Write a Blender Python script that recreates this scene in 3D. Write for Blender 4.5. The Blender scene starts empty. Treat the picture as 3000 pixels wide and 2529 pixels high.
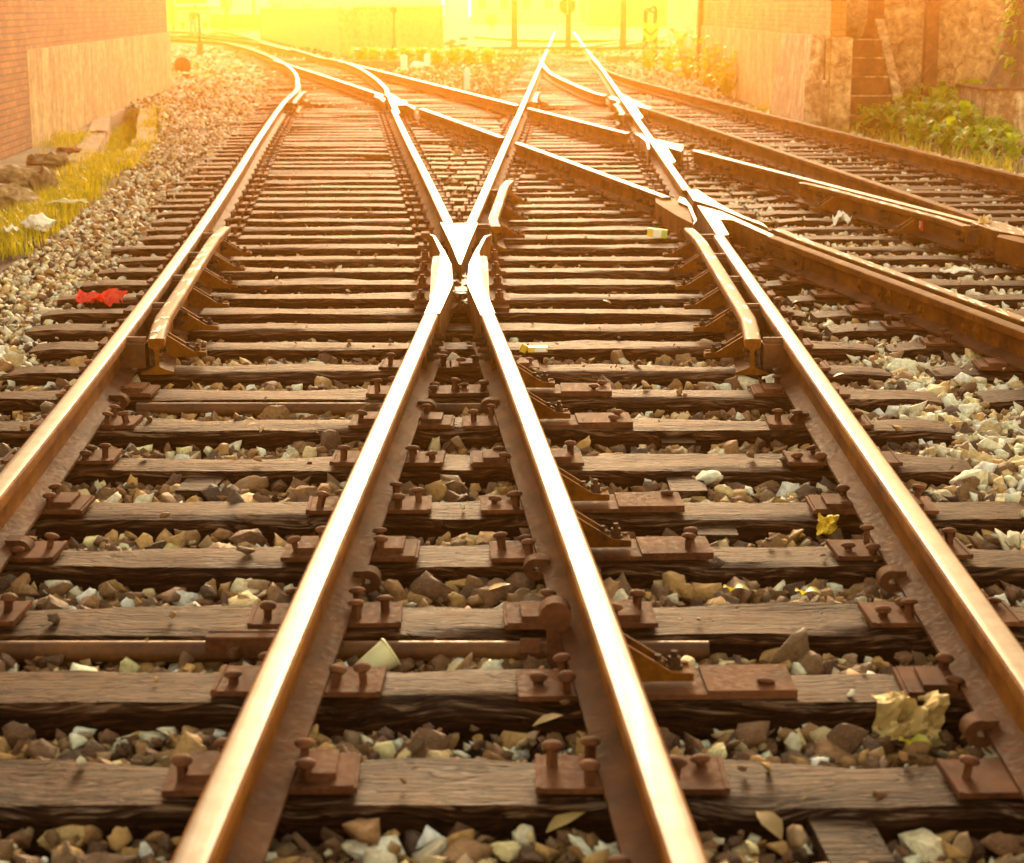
import bpy, bmesh, math, random
import numpy as np
from mathutils import Vector, Matrix, noise, Euler
R = math.radians
rnd = random.Random(7)
rng = np.random.default_rng(11)
sc = bpy.context.scene
COL = sc.collection

# ------------------------------------------------------------------ camera model
F_PX, W_PX, H_PX = 5400.0, 3000.0, 2529.0
TH = math.atan(1241.0 / F_PX)
CZ = 1.495                      # eye height over the sleeper tops (z = 0)
ZR = 0.165                      # rail head
ZG = -0.10                      # ballast level

def at(u, v, z=ZR):
    a = (v - H_PX / 2) / F_PX
    d = Vector(((u - W_PX / 2) / F_PX, math.cos(TH) - a * math.sin(TH), -(math.sin(TH) + a * math.cos(TH))))
    t = (z - CZ) / d.z
    return Vector((d.x * t, d.y * t, z))
def at_y(u, v, Y):
    a = (v - H_PX / 2) / F_PX
    d = Vector(((u - W_PX / 2) / F_PX, math.cos(TH) - a * math.sin(TH), -(math.sin(TH) + a * math.cos(TH))))
    t = Y / d.y
    return Vector((d.x * t, Y, CZ + d.z * t))

cam_d = bpy.data.cameras.new('camera')
cam = bpy.data.objects.new('camera', cam_d); COL.objects.link(cam)
cam.location = (0, 0, CZ); cam.rotation_euler = (R(90) - TH, 0, 0)
cam_d.sensor_fit = 'HORIZONTAL'; cam_d.sensor_width = 36; cam_d.lens = F_PX / W_PX * 36
cam_d.clip_end = 2000; cam_d.clip_start = 0.05
cam_d.dof.use_dof = True; cam_d.dof.focus_distance = 7.6; cam_d.dof.aperture_fstop = 5.6
sc.camera = cam

# ------------------------------------------------------------------ materials
class NT:
    def __init__(s, name):
        s.m = bpy.data.materials.new(name); s.m.use_nodes = True
        s.t = s.m.node_tree; s.t.nodes.clear()
        s.out = s.t.nodes.new('ShaderNodeOutputMaterial')
    def n(s, typ, props=None, **inp):
        nd = s.t.nodes.new('ShaderNode' + typ)
        for k, v in (props or {}).items(): setattr(nd, k, v)
        for k, v in inp.items():
            k = k.replace('_', ' ')
            key = int(k[1:]) if k[0] == 'i' and k[1:].isdigit() else k
            s.put(nd.inputs[key], v)
        return nd
    def put(s, sock, v):
        if isinstance(v, bpy.types.NodeSocket): s.t.links.new(v, sock)
        elif isinstance(v, (tuple, list)) and len(v) == 3 and sock.type == 'RGBA': sock.default_value = (*v, 1)
        else: sock.default_value = v
    def math(s, op, a, b=0.0, clamp=False):
        return s.n('Math', {'operation': op, 'use_clamp': clamp}, i0=a, i1=b).outputs[0]
    def mix(s, f, a, b, mode='MIX'):
        nd = s.n('MixRGB', {'blend_type': mode}, i0=f, i1=a, i2=b); return nd.outputs[0]
    def ramp(s, f, stops):
        nd = s.n('ValToRGB', None, i0=f); cr = nd.color_ramp
        while len(cr.elements) < len(stops): cr.elements.new(0.5)
        for e, (p, c) in zip(cr.elements, stops):
            e.position = p; e.color = (*c, 1) if len(c) == 3 else c
        return nd.outputs[0]
    def rng(s, v, a, b, c=0.0, d=1.0):
        return s.n('MapRange', None, i0=v, i1=a, i2=b, i3=c, i4=d).outputs[0]
    def obj(s): return s.n('TexCoord').outputs['Object']
    def scale(s, vec, sc3, loc=(0, 0, 0)):
        return s.n('Mapping', None, Vector=vec, Scale=sc3, Location=loc).outputs[0]
    def noise(s, vec, scale, detail=4.0, rough=0.55, dist=0.0):
        return s.n('TexNoise', None, Vector=vec, Scale=scale, Detail=detail, Roughness=rough, Distortion=dist).outputs['Fac']
    def bump(s, h, strength=0.5, dist=0.01):
        return s.n('Bump', None, Height=h, Strength=strength, Distance=dist).outputs[0]
    def finish(s, **k):
        b = s.n('BsdfPrincipled', None, **k)
        s.t.links.new(b.outputs[0], s.out.inputs[0]); return s.m

def m_wood(name='timber', tint=(1, 1, 1)):
    k = NT(name); o = k.obj()
    info = k.n('ObjectInfo'); r = info.outputs['Random']
    off = k.n('CombineXYZ', None, X=k.math('MULTIPLY', r, 37.0), Y=k.math('MULTIPLY', r, 11.0), Z=0.0).outputs[0]
    v = k.n('VectorMath', {'operation': 'ADD'}, i0=o, i1=off).outputs[0]
    warp = k.noise(v, 2.2, 2, 0.5)
    vw = k.n('VectorMath', {'operation': 'ADD'}, i0=v,
             i1=k.n('CombineXYZ', None, X=0.0, Y=k.math('MULTIPLY', warp, 0.12), Z=k.math('MULTIPLY', warp, 0.12)).outputs[0]).outputs[0]
    g1 = k.noise(k.scale(vw, (3.2, 75, 75)), 1.0, 6, 0.66)
    g2 = k.noise(k.scale(vw, (9, 170, 170)), 1.0, 4, 0.6)
    cr = k.noise(k.scale(vw, (1.7, 24, 24)), 1.0, 3, 0.5)
    crack = k.rng(k.math('ABSOLUTE', k.math('SUBTRACT', cr, 0.5)), 0.0, 0.022)
    pit = k.noise(k.scale(vw, (11, 85, 85)), 1.0, 2, 0.5)
    pits = k.rng(pit, 0.40, 0.455)
    big = k.noise(v, 1.6, 3, 0.6)
    gg = k.math('ADD', k.math('MULTIPLY', g1, 0.62), k.math('MULTIPLY', g2, 0.38))
    c = k.ramp(gg, [(0.43, (0.005, 0.0013, 0.0005)), (0.475, (0.022, 0.0085, 0.0038)), (0.52, (0.058, 0.031, 0.0185)), (0.575, (0.19, 0.13, 0.092))])
    rust = k.ramp(gg, [(0.43, (0.006, 0.0013, 0.0004)), (0.575, (0.115, 0.045, 0.013))])
    c = k.mix(k.rng(big, 0.42, 0.66), c, rust)
    c = k.mix(k.math('SUBTRACT', 1.0, crack), c, (0.008, 0.002, 0.001))
    c = k.mix(k.math('MULTIPLY', k.math('SUBTRACT', 1.0, pits), 0.75), c, (0.020, 0.007, 0.003))
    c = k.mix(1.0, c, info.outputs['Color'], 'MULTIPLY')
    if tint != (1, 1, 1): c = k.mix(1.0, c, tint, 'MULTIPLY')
    h = k.math('ADD', k.math('MULTIPLY', gg, 0.7), k.math('ADD', k.math('MULTIPLY', crack, 0.6), k.math('MULTIPLY', pits, 0.4)))
    return k.finish(Base_Color=c, Roughness=k.rng(gg, 0.35, 0.7, 0.58, 0.8), Specular_IOR_Level=0.06, Normal=k.bump(h, 0.9, 0.014))

def m_rust(name='rusty_iron',  c1=(0.022, 0.006, 0.0014), c2=(0.080, 0.026, 0.005), c3=(0.15, 0.055, 0.011), rough=0.52, spec=0.25):
    k = NT(name); o = k.n('NewGeometry').outputs['Position']
    a = k.noise(o, 5.0, 5, 0.6); b = k.noise(o, 60.0, 4, 0.6); g = k.noise(o, 350.0, 3, 0.7)
    f = k.math('ADD', k.math('MULTIPLY', a, 0.55), k.math('ADD', k.math('MULTIPLY', b, 0.3), k.math('MULTIPLY', g, 0.15)))
    c = k.ramp(f, [(0.36, c1), (0.5, c2), (0.64, c3)])
    return k.finish(Base_Color=c, Roughness=k.rng(b, 0.3, 0.7, rough - 0.06, rough + 0.2), Specular_IOR_Level=spec,
                    Normal=k.bump(k.math('ADD', b, k.math('MULTIPLY', g, 0.5)), 0.16, 0.002))

def m_steel():
    k = NT('polished_steel'); o = k.n('NewGeometry').outputs['Position']
    s = k.noise(k.scale(o, (70, 1.1, 1)), 1.0, 4, 0.6); a = k.noise(o, 14.0, 4, 0.6); g = k.noise(o, 260.0, 2, 0.6)
    c = k.ramp(k.math('ADD', k.math('MULTIPLY', s, 0.6), k.math('MULTIPLY', a, 0.4)), [(0.40, (0.040, 0.031, 0.025)), (0.5, (0.074, 0.065, 0.057)), (0.60, (0.125, 0.115, 0.106))])
    spots = k.rng(k.noise(o, 34.0, 5, 0.7), 0.66, 0.72)
    c = k.mix(k.math('MULTIPLY', spots, 0.55), c, (0.25, 0.14, 0.07))
    return k.finish(Base_Color=c, Metallic=k.math('SUBTRACT', 0.62, k.math('MULTIPLY', spots, 0.6)), Specular_IOR_Level=0.3, Roughness=k.rng(s, 0.3, 0.7, 0.42, 0.58),
                    Normal=k.bump(g, 0.06, 0.002))

def m_worn():
    k = NT('half_worn_rail_top'); o = k.n('NewGeometry').outputs['Position']
    a = k.noise(k.scale(o, (30, 4, 1)), 1.0, 4, 0.6); b = k.noise(o, 60.0, 4, 0.6)
    w = k.rng(a, 0.55, 0.60)
    c = k.mix(w, k.ramp(b, [(0.35, (0.07, 0.028, 0.008)), (0.65, (0.15, 0.068, 0.021))]), (0.42, 0.33, 0.25))
    return k.finish(Base_Color=c, Metallic=k.math('MULTIPLY', w, 0.35), Specular_IOR_Level=0.2, Roughness=k.rng(w, 0, 1, 0.7, 0.5), Normal=k.bump(b, 0.3, 0.003))

def m_stone():
    k = NT('crushed_stone')
    col = k.n('Attribute', {'attribute_name': 'tint'}).outputs['Color']
    o = k.n('NewGeometry').outputs['Position']
    a = k.noise(o, 55.0, 5, 0.65); b = k.noise(o, 210.0, 3, 0.6)
    c = k.mix(k.rng(a, 0.38, 0.66, 0.0, 0.75), col, k.mix(1.0, col, (0.50, 0.42, 0.33), 'MULTIPLY'))
    c = k.mix(k.rng(b, 0.55, 0.75, 0.0, 0.4), c, (0.42, 0.33, 0.20))
    return k.finish(Base_Color=c, Roughness=0.72, Normal=k.bump(k.math('ADD', a, k.math('MULTIPLY', b, 0.5)), 0.9, 0.010))

def m_ground(name, c1, c2, c3, sc1=3.0, bump=0.6):
    k = NT(name); o = k.n('NewGeometry').outputs['Position']
    a = k.noise(o, sc1, 5, 0.6); b = k.noise(o, 28.0, 5, 0.7)
    vor = k.n('TexVoronoi', None, Vector=o, Scale=24.0).outputs['Color']
    c = k.ramp(k.math('ADD', k.math('MULTIPLY', a, 0.45), k.math('MULTIPLY', b, 0.55)), [(0.36, c1), (0.5, c2), (0.64, c3)])
    c = k.mix(0.35, c, k.mix(1.0, c, vor, 'MULTIPLY'))
    return k.finish(Base_Color=c, Roughness=0.9, Normal=k.bump(b, bump, 0.03))

def wallvec(k):
    o = k.obj(); s = k.n('SeparateXYZ', None, Vector=o)
    return k.n('CombineXYZ', None, X=k.math('ADD', s.outputs[0], s.outputs[1]), Y=s.outputs[2], Z=0.0).outputs[0], o, s.outputs[2]

def m_brick(name='brickwork', c1=(0.22, 0.062, 0.010), c2=(0.36, 0.125, 0.022), mortar=(0.10, 0.055, 0.02)):
    k = NT(name); v, o, z = wallvec(k)
    wob = k.noise(o, 6.0, 3, 0.6)
    v2 = k.n('VectorMath', {'operation': 'ADD'}, i0=v, i1=k.n('CombineXYZ', None, X=k.math('MULTIPLY', wob, 0.03), Y=k.math('MULTIPLY', wob, 0.012), Z=0.0).outputs[0]).outputs[0]
    b = k.n('TexBrick', {'offset': 0.5}, Vector=v2, Color1=c1, Color2=c2, Mortar=mortar, Scale=1.0,
            Mortar_Size=0.009, Mortar_Smooth=0.3, Bias=0.0, Brick_Width=0.235, Row_Height=0.072)
    a = k.noise(o, 1.2, 5, 0.65); d = k.noise(o, 30.0, 5, 0.7)
    c = k.mix(k.rng(a, 0.38, 0.68, 0.0, 0.8), b.outputs['Color'], k.mix(1.0, b.outputs['Color'], (0.42, 0.36, 0.30), 'MULTIPLY'))
    c = k.mix(k.rng(d, 0.55, 0.75, 0.0, 0.55), c, (0.46, 0.27, 0.08))
    h = k.math('ADD', k.math('MULTIPLY', b.outputs['Fac'], -0.7), k.math('MULTIPLY', d, 0.6))
    return k.finish(Base_Color=c, Roughness=0.85, Normal=k.bump(h, 0.9, 0.02))

def m_plaster(name='stained_plaster', c1=(0.12, 0.06, 0.018), c2=(0.32, 0.20, 0.07), c3=(0.55, 0.41, 0.19), streak=1.0):
    k = NT(name); v, o, z = wallvec(k)
    st = k.noise(k.scale(o, (3.4, 3.4, 0.9)), 1.0, 7, 0.72, 1.1); bl = k.noise(o, 7.0, 6, 0.72, 0.6); fine = k.noise(o, 45.0, 4, 0.7)
    f = k.math('ADD', k.math('MULTIPLY', st, 0.5 * streak), k.math('ADD', k.math('MULTIPLY', bl, 0.75 - 0.5 * streak * 0.6), k.math('MULTIPLY', fine, 0.15 * 1.0)))
    c = k.ramp(f, [(0.40, c1), (0.53, c2), (0.66, c3)])
    damp = k.rng(k.math('ADD', z, k.math('MULTIPLY', bl, 0.5)), 0.10, 0.55)
    c = k.mix(k.math('MULTIPLY', k.math('SUBTRACT', 1.0, damp), 0.6), c, (0.09, 0.065, 0.03))
    return k.finish(Base_Color=c, Roughness=0.85, Normal=k.bump(k.math('ADD', f, fine), 0.5, 0.02))

def m_leaf(name, c1, c2, tr=0.45):
    k = NT(name); info = k.n('ObjectInfo'); o = k.n('NewGeometry').outputs['Position']
    a = k.noise(o, 6.0, 3, 0.6)
    c = k.mix(k.rng(a, 0.35, 0.65), c1, c2)
    d = k.n('BsdfPrincipled', None, Base_Color=c, Roughness=0.42)
    t = k.n('BsdfTranslucent', None, Color=k.mix(1.0, c, (1.6, 1.5, 0.6), 'MULTIPLY'))
    mx = k.n('MixShader', None, i0=tr, i1=d.outputs[0], i2=t.outputs[0])
    k.t.links.new(mx.outputs[0], k.out.inputs[0]); return k.m

def m_plain(name, c, rough=0.6, metal=0.0, var=0.25, sc_=9.0):
    k = NT(name); o = k.obj(); a = k.noise(o, sc_, 5, 0.65)
    dark = tuple(x * (1 - var) for x in c); lite = tuple(min(1, x * (1 + var)) for x in c)
    cc = k.ramp(a, [(0.35, dark), (0.65, lite)])
    return k.finish(Base_Color=cc, Roughness=rough, Metallic=metal, Normal=k.bump(a, 0.15, 0.01))

M = {}
M['wood'] = m_wood(); M['wood_side_shade'] = m_wood('shade_tinted_timber_side', (0.26, 0.16, 0.09)); M['rust'] = m_rust()  # sleeper sides tinted darker: shade of the gaps painted into the timber colour
M['web'] = m_rust('rusty_rail_side', (0.036, 0.0085, 0.0008), (0.115, 0.036, 0.003), (0.19, 0.070, 0.006), 0.72, 0.06)
M['plate'] = m_rust('rusty_plate', (0.020, 0.0052, 0.002), (0.085, 0.028, 0.0115), (0.15, 0.058, 0.026), 0.74, 0.08)
M['foot'] = m_rust('rail_foot', (0.018, 0.005, 0.002), (0.062, 0.021, 0.008), (0.11, 0.042, 0.018), 0.72, 0.06)
M['black_iron'] = m_rust('oily_iron', (0.014, 0.007, 0.004), (0.045, 0.020, 0.010), (0.09, 0.042, 0.02), 0.72, 0.06)
M['steel'] = m_steel(); M['worn'] = m_worn(); M['dull'] = m_rust('brown_rail_top', (0.06, 0.022, 0.005), (0.12, 0.050, 0.013), (0.23, 0.125, 0.045), 0.72, 0.06); M['stone'] = m_stone()
M['bed'] = m_ground('ballast_dirt', (0.008, 0.003, 0.001), (0.03, 0.012, 0.004), (0.12, 0.07, 0.03))
M['earth'] = m_ground('weedy_earth', (0.06, 0.05, 0.018), (0.15, 0.11, 0.045), (0.27, 0.21, 0.10), 1.1)
M['brick'] = m_brick(); M['brick_yellow'] = m_brick('pale_brickwork', (0.40, 0.19, 0.04), (0.55, 0.31, 0.08), (0.28, 0.17, 0.06))
M['plaster'] = m_plaster(); M['plaster_dark'] = m_plaster('dark_stained_plaster', (0.07, 0.034, 0.014), (0.22, 0.13, 0.06), (0.55, 0.45, 0.29))
M['concrete'] = m_plaster('weathered_concrete', (0.15, 0.08, 0.03), (0.42, 0.29, 0.14), (0.70, 0.56, 0.33), 0.35)
M['concrete_dark'] = m_plaster('dark_concrete', (0.06, 0.022, 0.007), (0.14, 0.055, 0.018), (0.24, 0.11, 0.04), 0.5)
M['leaf'] = m_leaf('broad_leaf', (0.11, 0.22, 0.012), (0.30, 0.38, 0.03))
M['leaf2'] = m_leaf('yellow_green_leaf', (0.30, 0.32, 0.012), (0.52, 0.46, 0.03))
M['grass'] = m_leaf('grass_blade', (0.17, 0.19, 0.012), (0.38, 0.32, 0.03))
M['dry'] = m_leaf('dry_leaf', (0.22, 0.12, 0.03), (0.40, 0.26, 0.07), 0.25)
M['white'] = m_plain('white_paint', (0.78, 0.76, 0.70), 0.6, 0, 0.08)
M['paper'] = m_plain('crumpled_paper', (0.75, 0.72, 0.64), 0.7, 0, 0.1)
M['card'] = m_plain('brown_cardboard', (0.52, 0.37, 0.15), 0.8, 0, 0.35)
M['redfilm'] = m_leaf('red_plastic_film', (0.55, 0.03, 0.015), (0.75, 0.07, 0.03), 0.4)
M['yellow'] = m_plain('yellow_paint', (0.72, 0.50, 0.04), 0.5, 0, 0.12)
M['bark'] = m_plaster('bark', (0.03, 0.018, 0.009), (0.09, 0.055, 0.028), (0.2, 0.13, 0.07), 1.2)
M['post'] = m_plain('brown_post_paint', (0.12, 0.06, 0.025), 0.6, 0, 0.3)
M['cream'] = m_plain('cream_card', (0.62, 0.55, 0.30), 0.6, 0, 0.12)
M['green'] = m_plain('green_print', (0.30, 0.55, 0.08), 0.5, 0, 0.1)
M['bluejean'] = m_plain('blue_denim', (0.10, 0.10, 0.26), 0.8, 0, 0.25)
M['jacket'] = m_plain('purple_brown_cloth', (0.10, 0.045, 0.06), 0.8, 0, 0.25)
M['skin'] = m_plain('skin', (0.45, 0.24, 0.15), 0.55, 0, 0.08)
M['hair'] = m_plain('dark_hair', (0.025, 0.014, 0.01), 0.5, 0, 0.3)
M['glass'] = m_plain('dark_glass', (0.03, 0.03, 0.035), 0.08, 0, 0.1)
M['redpaint'] = m_plain('red_paint', (0.52, 0.03, 0.02), 0.45, 0, 0.12)
M['grey'] = m_plain('grey_paint', (0.30, 0.27, 0.25), 0.6, 0, 0.12)
M['wallyellow'] = m_plaster('yellow_render', (0.36, 0.25, 0.08), (0.52, 0.38, 0.14), (0.62, 0.48, 0.2), 0.6)
M['wallpale'] = m_plaster('pale_render', (0.45, 0.36, 0.26), (0.62, 0.52, 0.4), (0.72, 0.64, 0.5), 0.6)
M['wallbrown'] = m_plaster('brown_render', (0.20, 0.10, 0.05), (0.33, 0.18, 0.10), (0.42, 0.25, 0.15), 0.6)

# ------------------------------------------------------------------ mesh helpers
class MB:
    def __init__(s): s.v = []; s.f = []; s.m = []; s.sm = []
    def add(s, vs, fs, mi=0, smooth=False):
        o = len(s.v); s.v += [tuple(v) for v in vs]
        for f in fs: s.f.append(tuple(i + o for i in f)); s.m.append(mi); s.sm.append(smooth)
    def box(s, c, d, mi=0, rot=None, taper=1.0):
        hx, hy, hz = d[0] / 2, d[1] / 2, d[2] / 2
        vs = [Vector((x * hx * (taper if z > 0 else 1), y * hy * (taper if z > 0 else 1), z * hz)) for z in (-1, 1) for y in (-1, 1) for x in (-1, 1)]
        if rot is not None: vs = [rot @ v for v in vs]
        vs = [v + Vector(c) for v in vs]
        s.add(vs, [(0, 2, 3, 1), (4, 5, 7, 6), (0, 1, 5, 4), (2, 6, 7, 3), (0, 4, 6, 2), (1, 3, 7, 5)], mi)
    def cyl(s, a, b, r0, r1=None, n=10, mi=0, smooth=True, caps=True):
        r1 = r0 if r1 is None else r1
        a = Vector(a); b = Vector(b); ax = (b - a).normalized()
        p = ax.orthogonal().normalized(); q = ax.cross(p)
        ring = lambda c, r: [c + (p * math.cos(t) + q * math.sin(t)) * r for t in [2 * math.pi * i / n for i in range(n)]]
        s.add(ring(a, r0) + ring(b, r1), [(i, (i + 1) % n, n + (i + 1) % n, n + i) for i in range(n)], mi, smooth)
        if caps:
            s.add(ring(a, r0), [tuple(range(n - 1, -1, -1))], mi); s.add(ring(b, r1), [tuple(range(n))], mi)
    def lathe(s, base, prof, n=12, mi=0, ax=Vector((0, 0, 1))):
        ax = Vector(ax).normalized(); p = ax.orthogonal().normalized(); q = ax.cross(p); base = Vector(base)
        vs = []
        for r, z in prof:
            for i in range(n):
                t = 2 * math.pi * i / n
                vs.append(base + ax * z + (p * math.cos(t) + q * math.sin(t)) * r)
        fs = [(j * n + i, j * n + (i + 1) % n, (j + 1) * n + (i + 1) % n, (j + 1) * n + i) for j in range(len(prof) - 1) for i in range(n)]
        s.add(vs, fs, mi, True)
    def prism(s, poly, z0, z1, mi_top=0, mi_side=None, cap_bottom=True):
        mi_side = mi_top if mi_side is None else mi_side
        P = [(p[0], p[1]) for p in poly]
        A = sum(P[i][0] * P[(i + 1) % len(P)][1] - P[(i + 1) % len(P)][0] * P[i][1] for i in range(len(P)))
        if A < 0: P.reverse()
        n = len(P)
        s.add([(x, y, z0) for x, y in P] + [(x, y, z1) for x, y in P], [(i, (i + 1) % n, n + (i + 1) % n, n + i) for i in range(n)], mi_side)
        s.add([(x, y, z1) for x, y in P], [tuple(range(n))], mi_top)
        if cap_bottom: s.add([(x, y, z0) for x, y in P], [tuple(range(n - 1, -1, -1))], mi_side)
    def sweep(s, pts, prof, mats, smooth=True, caps=True):
        """pts: list of Vector (plan path with z), prof: closed list of (x, z); mats: material per profile edge"""
        n = len(prof); rows = []
        for i, p in enumerate(pts):
            a = pts[max(0, i - 1)]; b = pts[min(len(pts) - 1, i + 1)]
            t = Vector((b.x - a.x, b.y - a.y, 0)).normalized(); nx = Vector((t.y, -t.x, 0))
            rows.append([Vector((p.x + nx.x * x, p.y + nx.y * x, p.z + z)) for x, z in prof])
        o = len(s.v)
        for r in rows: s.v += [tuple(v) for v in r]
        for i in range(len(pts) - 1):
            for j in range(n):
                j2 = (j + 1) % n
                s.f.append((o + i * n + j, o + (i + 1) * n + j, o + (i + 1) * n + j2, o + i * n + j2)); s.m.append(mats[j]); s.sm.append(smooth)
        if caps:
            s.f.append(tuple(o + j for j in range(n))); s.m.append(mats[0]); s.sm.append(False)
            e = o + (len(pts) - 1) * n
            s.f.append(tuple(e + j for j in range(n - 1, -1, -1))); s.m.append(mats[0]); s.sm.append(False)
    def mesh(s, name, mats):
        me = bpy.data.meshes.new(name); me.from_pydata(s.v, [], s.f)
        mats = mats if isinstance(mats, (list, tuple)) else [mats]
        for m in mats: me.materials.append(M[m] if isinstance(m, str) else m)
        me.polygons.foreach_set('material_index', s.m); me.polygons.foreach_set('use_smooth', s.sm)
        if any(s.sm): me.set_sharp_from_angle(angle=R(38))
        me.update(); return me
    def build(s, name, mats, parent=None, loc=(0, 0, 0)):
        o = bpy.data.objects.new(name, s.mesh(name, mats)); COL.objects.link(o); o.location = loc
        if parent: o.parent = parent
        return o

def tag(o, label=None, cat=None, group=None, kind=None):
    if label: o['label'] = label
    if cat: o['category'] = cat
    if group: o['group'] = group
    if kind: o['kind'] = kind
    return o
def empty(name, loc, label, cat, group=None, rz=0):
    o = bpy.data.objects.new(name, None); COL.objects.link(o); o.location = loc; o.rotation_euler = (0, 0, rz); o.empty_display_size = 0.1
    return tag(o, label, cat, group)
def copy_tree(o, parent=None):
    c = o.copy(); COL.objects.link(c); c.parent = parent
    for ch in list(o.children): copy_tree(ch, c)
    return c
ORD = ['first', 'second', 'third', 'fourth', 'fifth', 'sixth', 'seventh', 'eighth', 'ninth', 'tenth', 'eleventh', 'twelfth', 'thirteenth',
       'fourteenth', 'fifteenth', 'sixteenth', 'seventeenth', 'eighteenth', 'nineteenth', 'twentieth']

# ------------------------------------------------------------------ rail centre lines (head level)
def line(px): return [at(u, v) for u, v in px]
def extend(pts, Ynear):
    a, b = pts[0], pts[1]
    k = (Ynear - a.y) / (a.y - b.y)
    return [a + (a - b) * k] + pts
PX = dict(
 L1=[(-70,1500),(97,1300),(177,1200),(265,1100),(343,1002),(420,900),(553,700),(625,600),(696,500),(763,400),(839,300),(864,262),(871,243),(868,220),(855,203),(838,189),(809,173),(772,157),(729,142),(687,131),(639,122),(481,108)],
 L2=[(552,2529),(903,1729),(1191,1100),(1266,919),(1384,650),(1493,400),(1544,274),(1584,181),(1604,138),(1624,94)],
 L3=[(2015,2529),(1748,1729),(1497,1100),(1429,919),(1308,650),(1242,500),(1197,415),(1147,301),(1136,278),(1127,261),(1110,238),(1084,218),(1053,199),(1024,187),(987,176),(944,169),(901,156),(858,144),(800,131),(743,113),(700,101),(627,85)],
 L4=[(2879,1800),(2532,1300),(2332,1000),(2254,897),(2173,783),(2098,659),(1982,500),(1903,400),(1818,294),(1748,197),(1714,139),(1681,94)],
 CN=[(3000,962),(2911,938),(2720,871),(2529,799),(2290,699),(2155,645),(2048,603),(1990,581),(1900,554),(1812,523),(1717,485),(1621,446),(1459,400),(1300,345),(1216,316),(1136,289),(1101,281),(1044,265),(944,225),(872,199),(829,182),(800,166)],
 CF=[(3000,682),(2846,648),(2691,610),(2500,558),(2334,526),(2143,470),(2000,427),(1920,408),(1860,392),(1717,354),(1549,314),(1478,301),(1300,258),(1187,229),(1101,206),(1035,189),(990,174)],
 DL=[(3000,684),(2906,649),(2858,636),(2764,600),(2691,576),(2500,512),(2334,459),(2143,398),(2000,351),(1885,312),(1815,294),(1734,268),(1668,241),(1614,214),(1587,181),(1597,160)],
 DR=[(3000,516),(2812,470),(2573,414),(2430,377),(2191,320),(2019,276),(1935,254),(1835,227),(1768,201),(1744,181),(1731,164),(1736,151)],
)
LN = {k: line(v) for k, v in PX.items()}
def ease(k, ymax, deg):        # take hand jitter out of the near part of a traced line
    P = LN[k]; sel = [p for p in P if p.y < ymax]
    c = np.polyfit([p.y for p in sel], [p.x for p in sel], deg, w=[1 / p.y for p in sel])
    for p in sel: p.x = float(np.polyval(c, p.y))
ease('L1', 33, 3); ease('L2', 110, 1); ease('L3', 32, 3); ease('L4', 50, 1); ease('CN', 53, 2); ease('CF', 50, 2); ease('DL', 31, 2); ease('DR', 37, 2)
for k in ('L2', 'L3'): LN[k] = extend(LN[k], 1.2)
for k in ('L1', 'L4'): LN[k] = extend(LN[k], 1.2)
for k in ('CN', 'CF', 'DL', 'DR'): LN[k] = extend(LN[k], LN[k][0].y - 4)
def xf(k):
    P = sorted(LN[k], key=lambda p: p.y); ys = [p.y for p in P]; xs = [p.x for p in P]
    return lambda Y: float(np.interp(Y, ys, xs))
X = {k: xf(k) for k in LN}

def smooth_path(pts, step=0.3):
    """Catmull-Rom through the traced points, resampled"""
    out = []
    for i in range(len(pts) - 1):
        p0 = pts[max(0, i - 1)]; p1 = pts[i]; p2 = pts[i + 1]; p3 = pts[min(len(pts) - 1, i + 2)]
        L = (p2 - p1).length; n = max(1, min(40, int(L / step)))
        t1 = (p2 - p0); t2 = (p3 - p1)
        t1 = t1 * (L / max(1e-6, t1.length)); t2 = t2 * (L / max(1e-6, t2.length))
        for j in range(n):
            t = j / n
            h = (2*t**3-3*t**2+1, t**3-2*t**2+t, -2*t**3+3*t**2, t**3-t**2)
            out.append(p1 * h[0] + t1 * h[1] + p2 * h[2] + t2 * h[3])
    out.append(pts[-1]); return out
def seg(k, a, b, ia=None):
    """part of line k between screen rows (world Y) a and b, endpoints exact"""
    P = sorted(LN[k], key=lambda p: p.y)
    lo, hi = min(a, b), max(a, b)
    return [Vector((X[k](lo), lo, ZR))] + [p for p in P if lo + 0.05 < p.y < hi - 0.05] + [Vector((X[k](hi), hi, ZR))]
def Yv(v): return at(1500, v).y

# 50 kg rail, z measured from the head
PROF = [(-0.066, -0.152), (0.066, -0.152), (0.066, -0.142), (0.030, -0.130), (0.009, -0.118), (0.0078, -0.060), (0.012, -0.046), (0.033, -0.036),
        (0.0355, -0.010), (0.033, -0.004), (0.027, -0.001), (0.012, 0.0), (-0.012, 0.0), (-0.027, -0.001), (-0.033, -0.004), (-0.0355, -0.010), (-0.033, -0.036),
        (-0.012, -0.046), (-0.0078, -0.060), (-0.009, -0.118), (-0.030, -0.130), (-0.066, -0.142)]
PM = [0] * len(PROF)
for j in range(10, 13): PM[j] = 1
for j in (1, 2, 3, 19, 20, 21): PM[j] = 2
RAILM = ['web', 'steel', 'foot']; GUARDM = ['web', 'worn', 'foot']; DULLM = ['web', 'dull', 'foot']
def rail(name, path, label, cat='rail', mats=RAILM, group=None, step=0.3):
    b = MB(); b.sweep(smooth_path(path, step), PROF, PM)
    o = b.build(name, mats); tag(o, label, cat, group); return o

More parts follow.
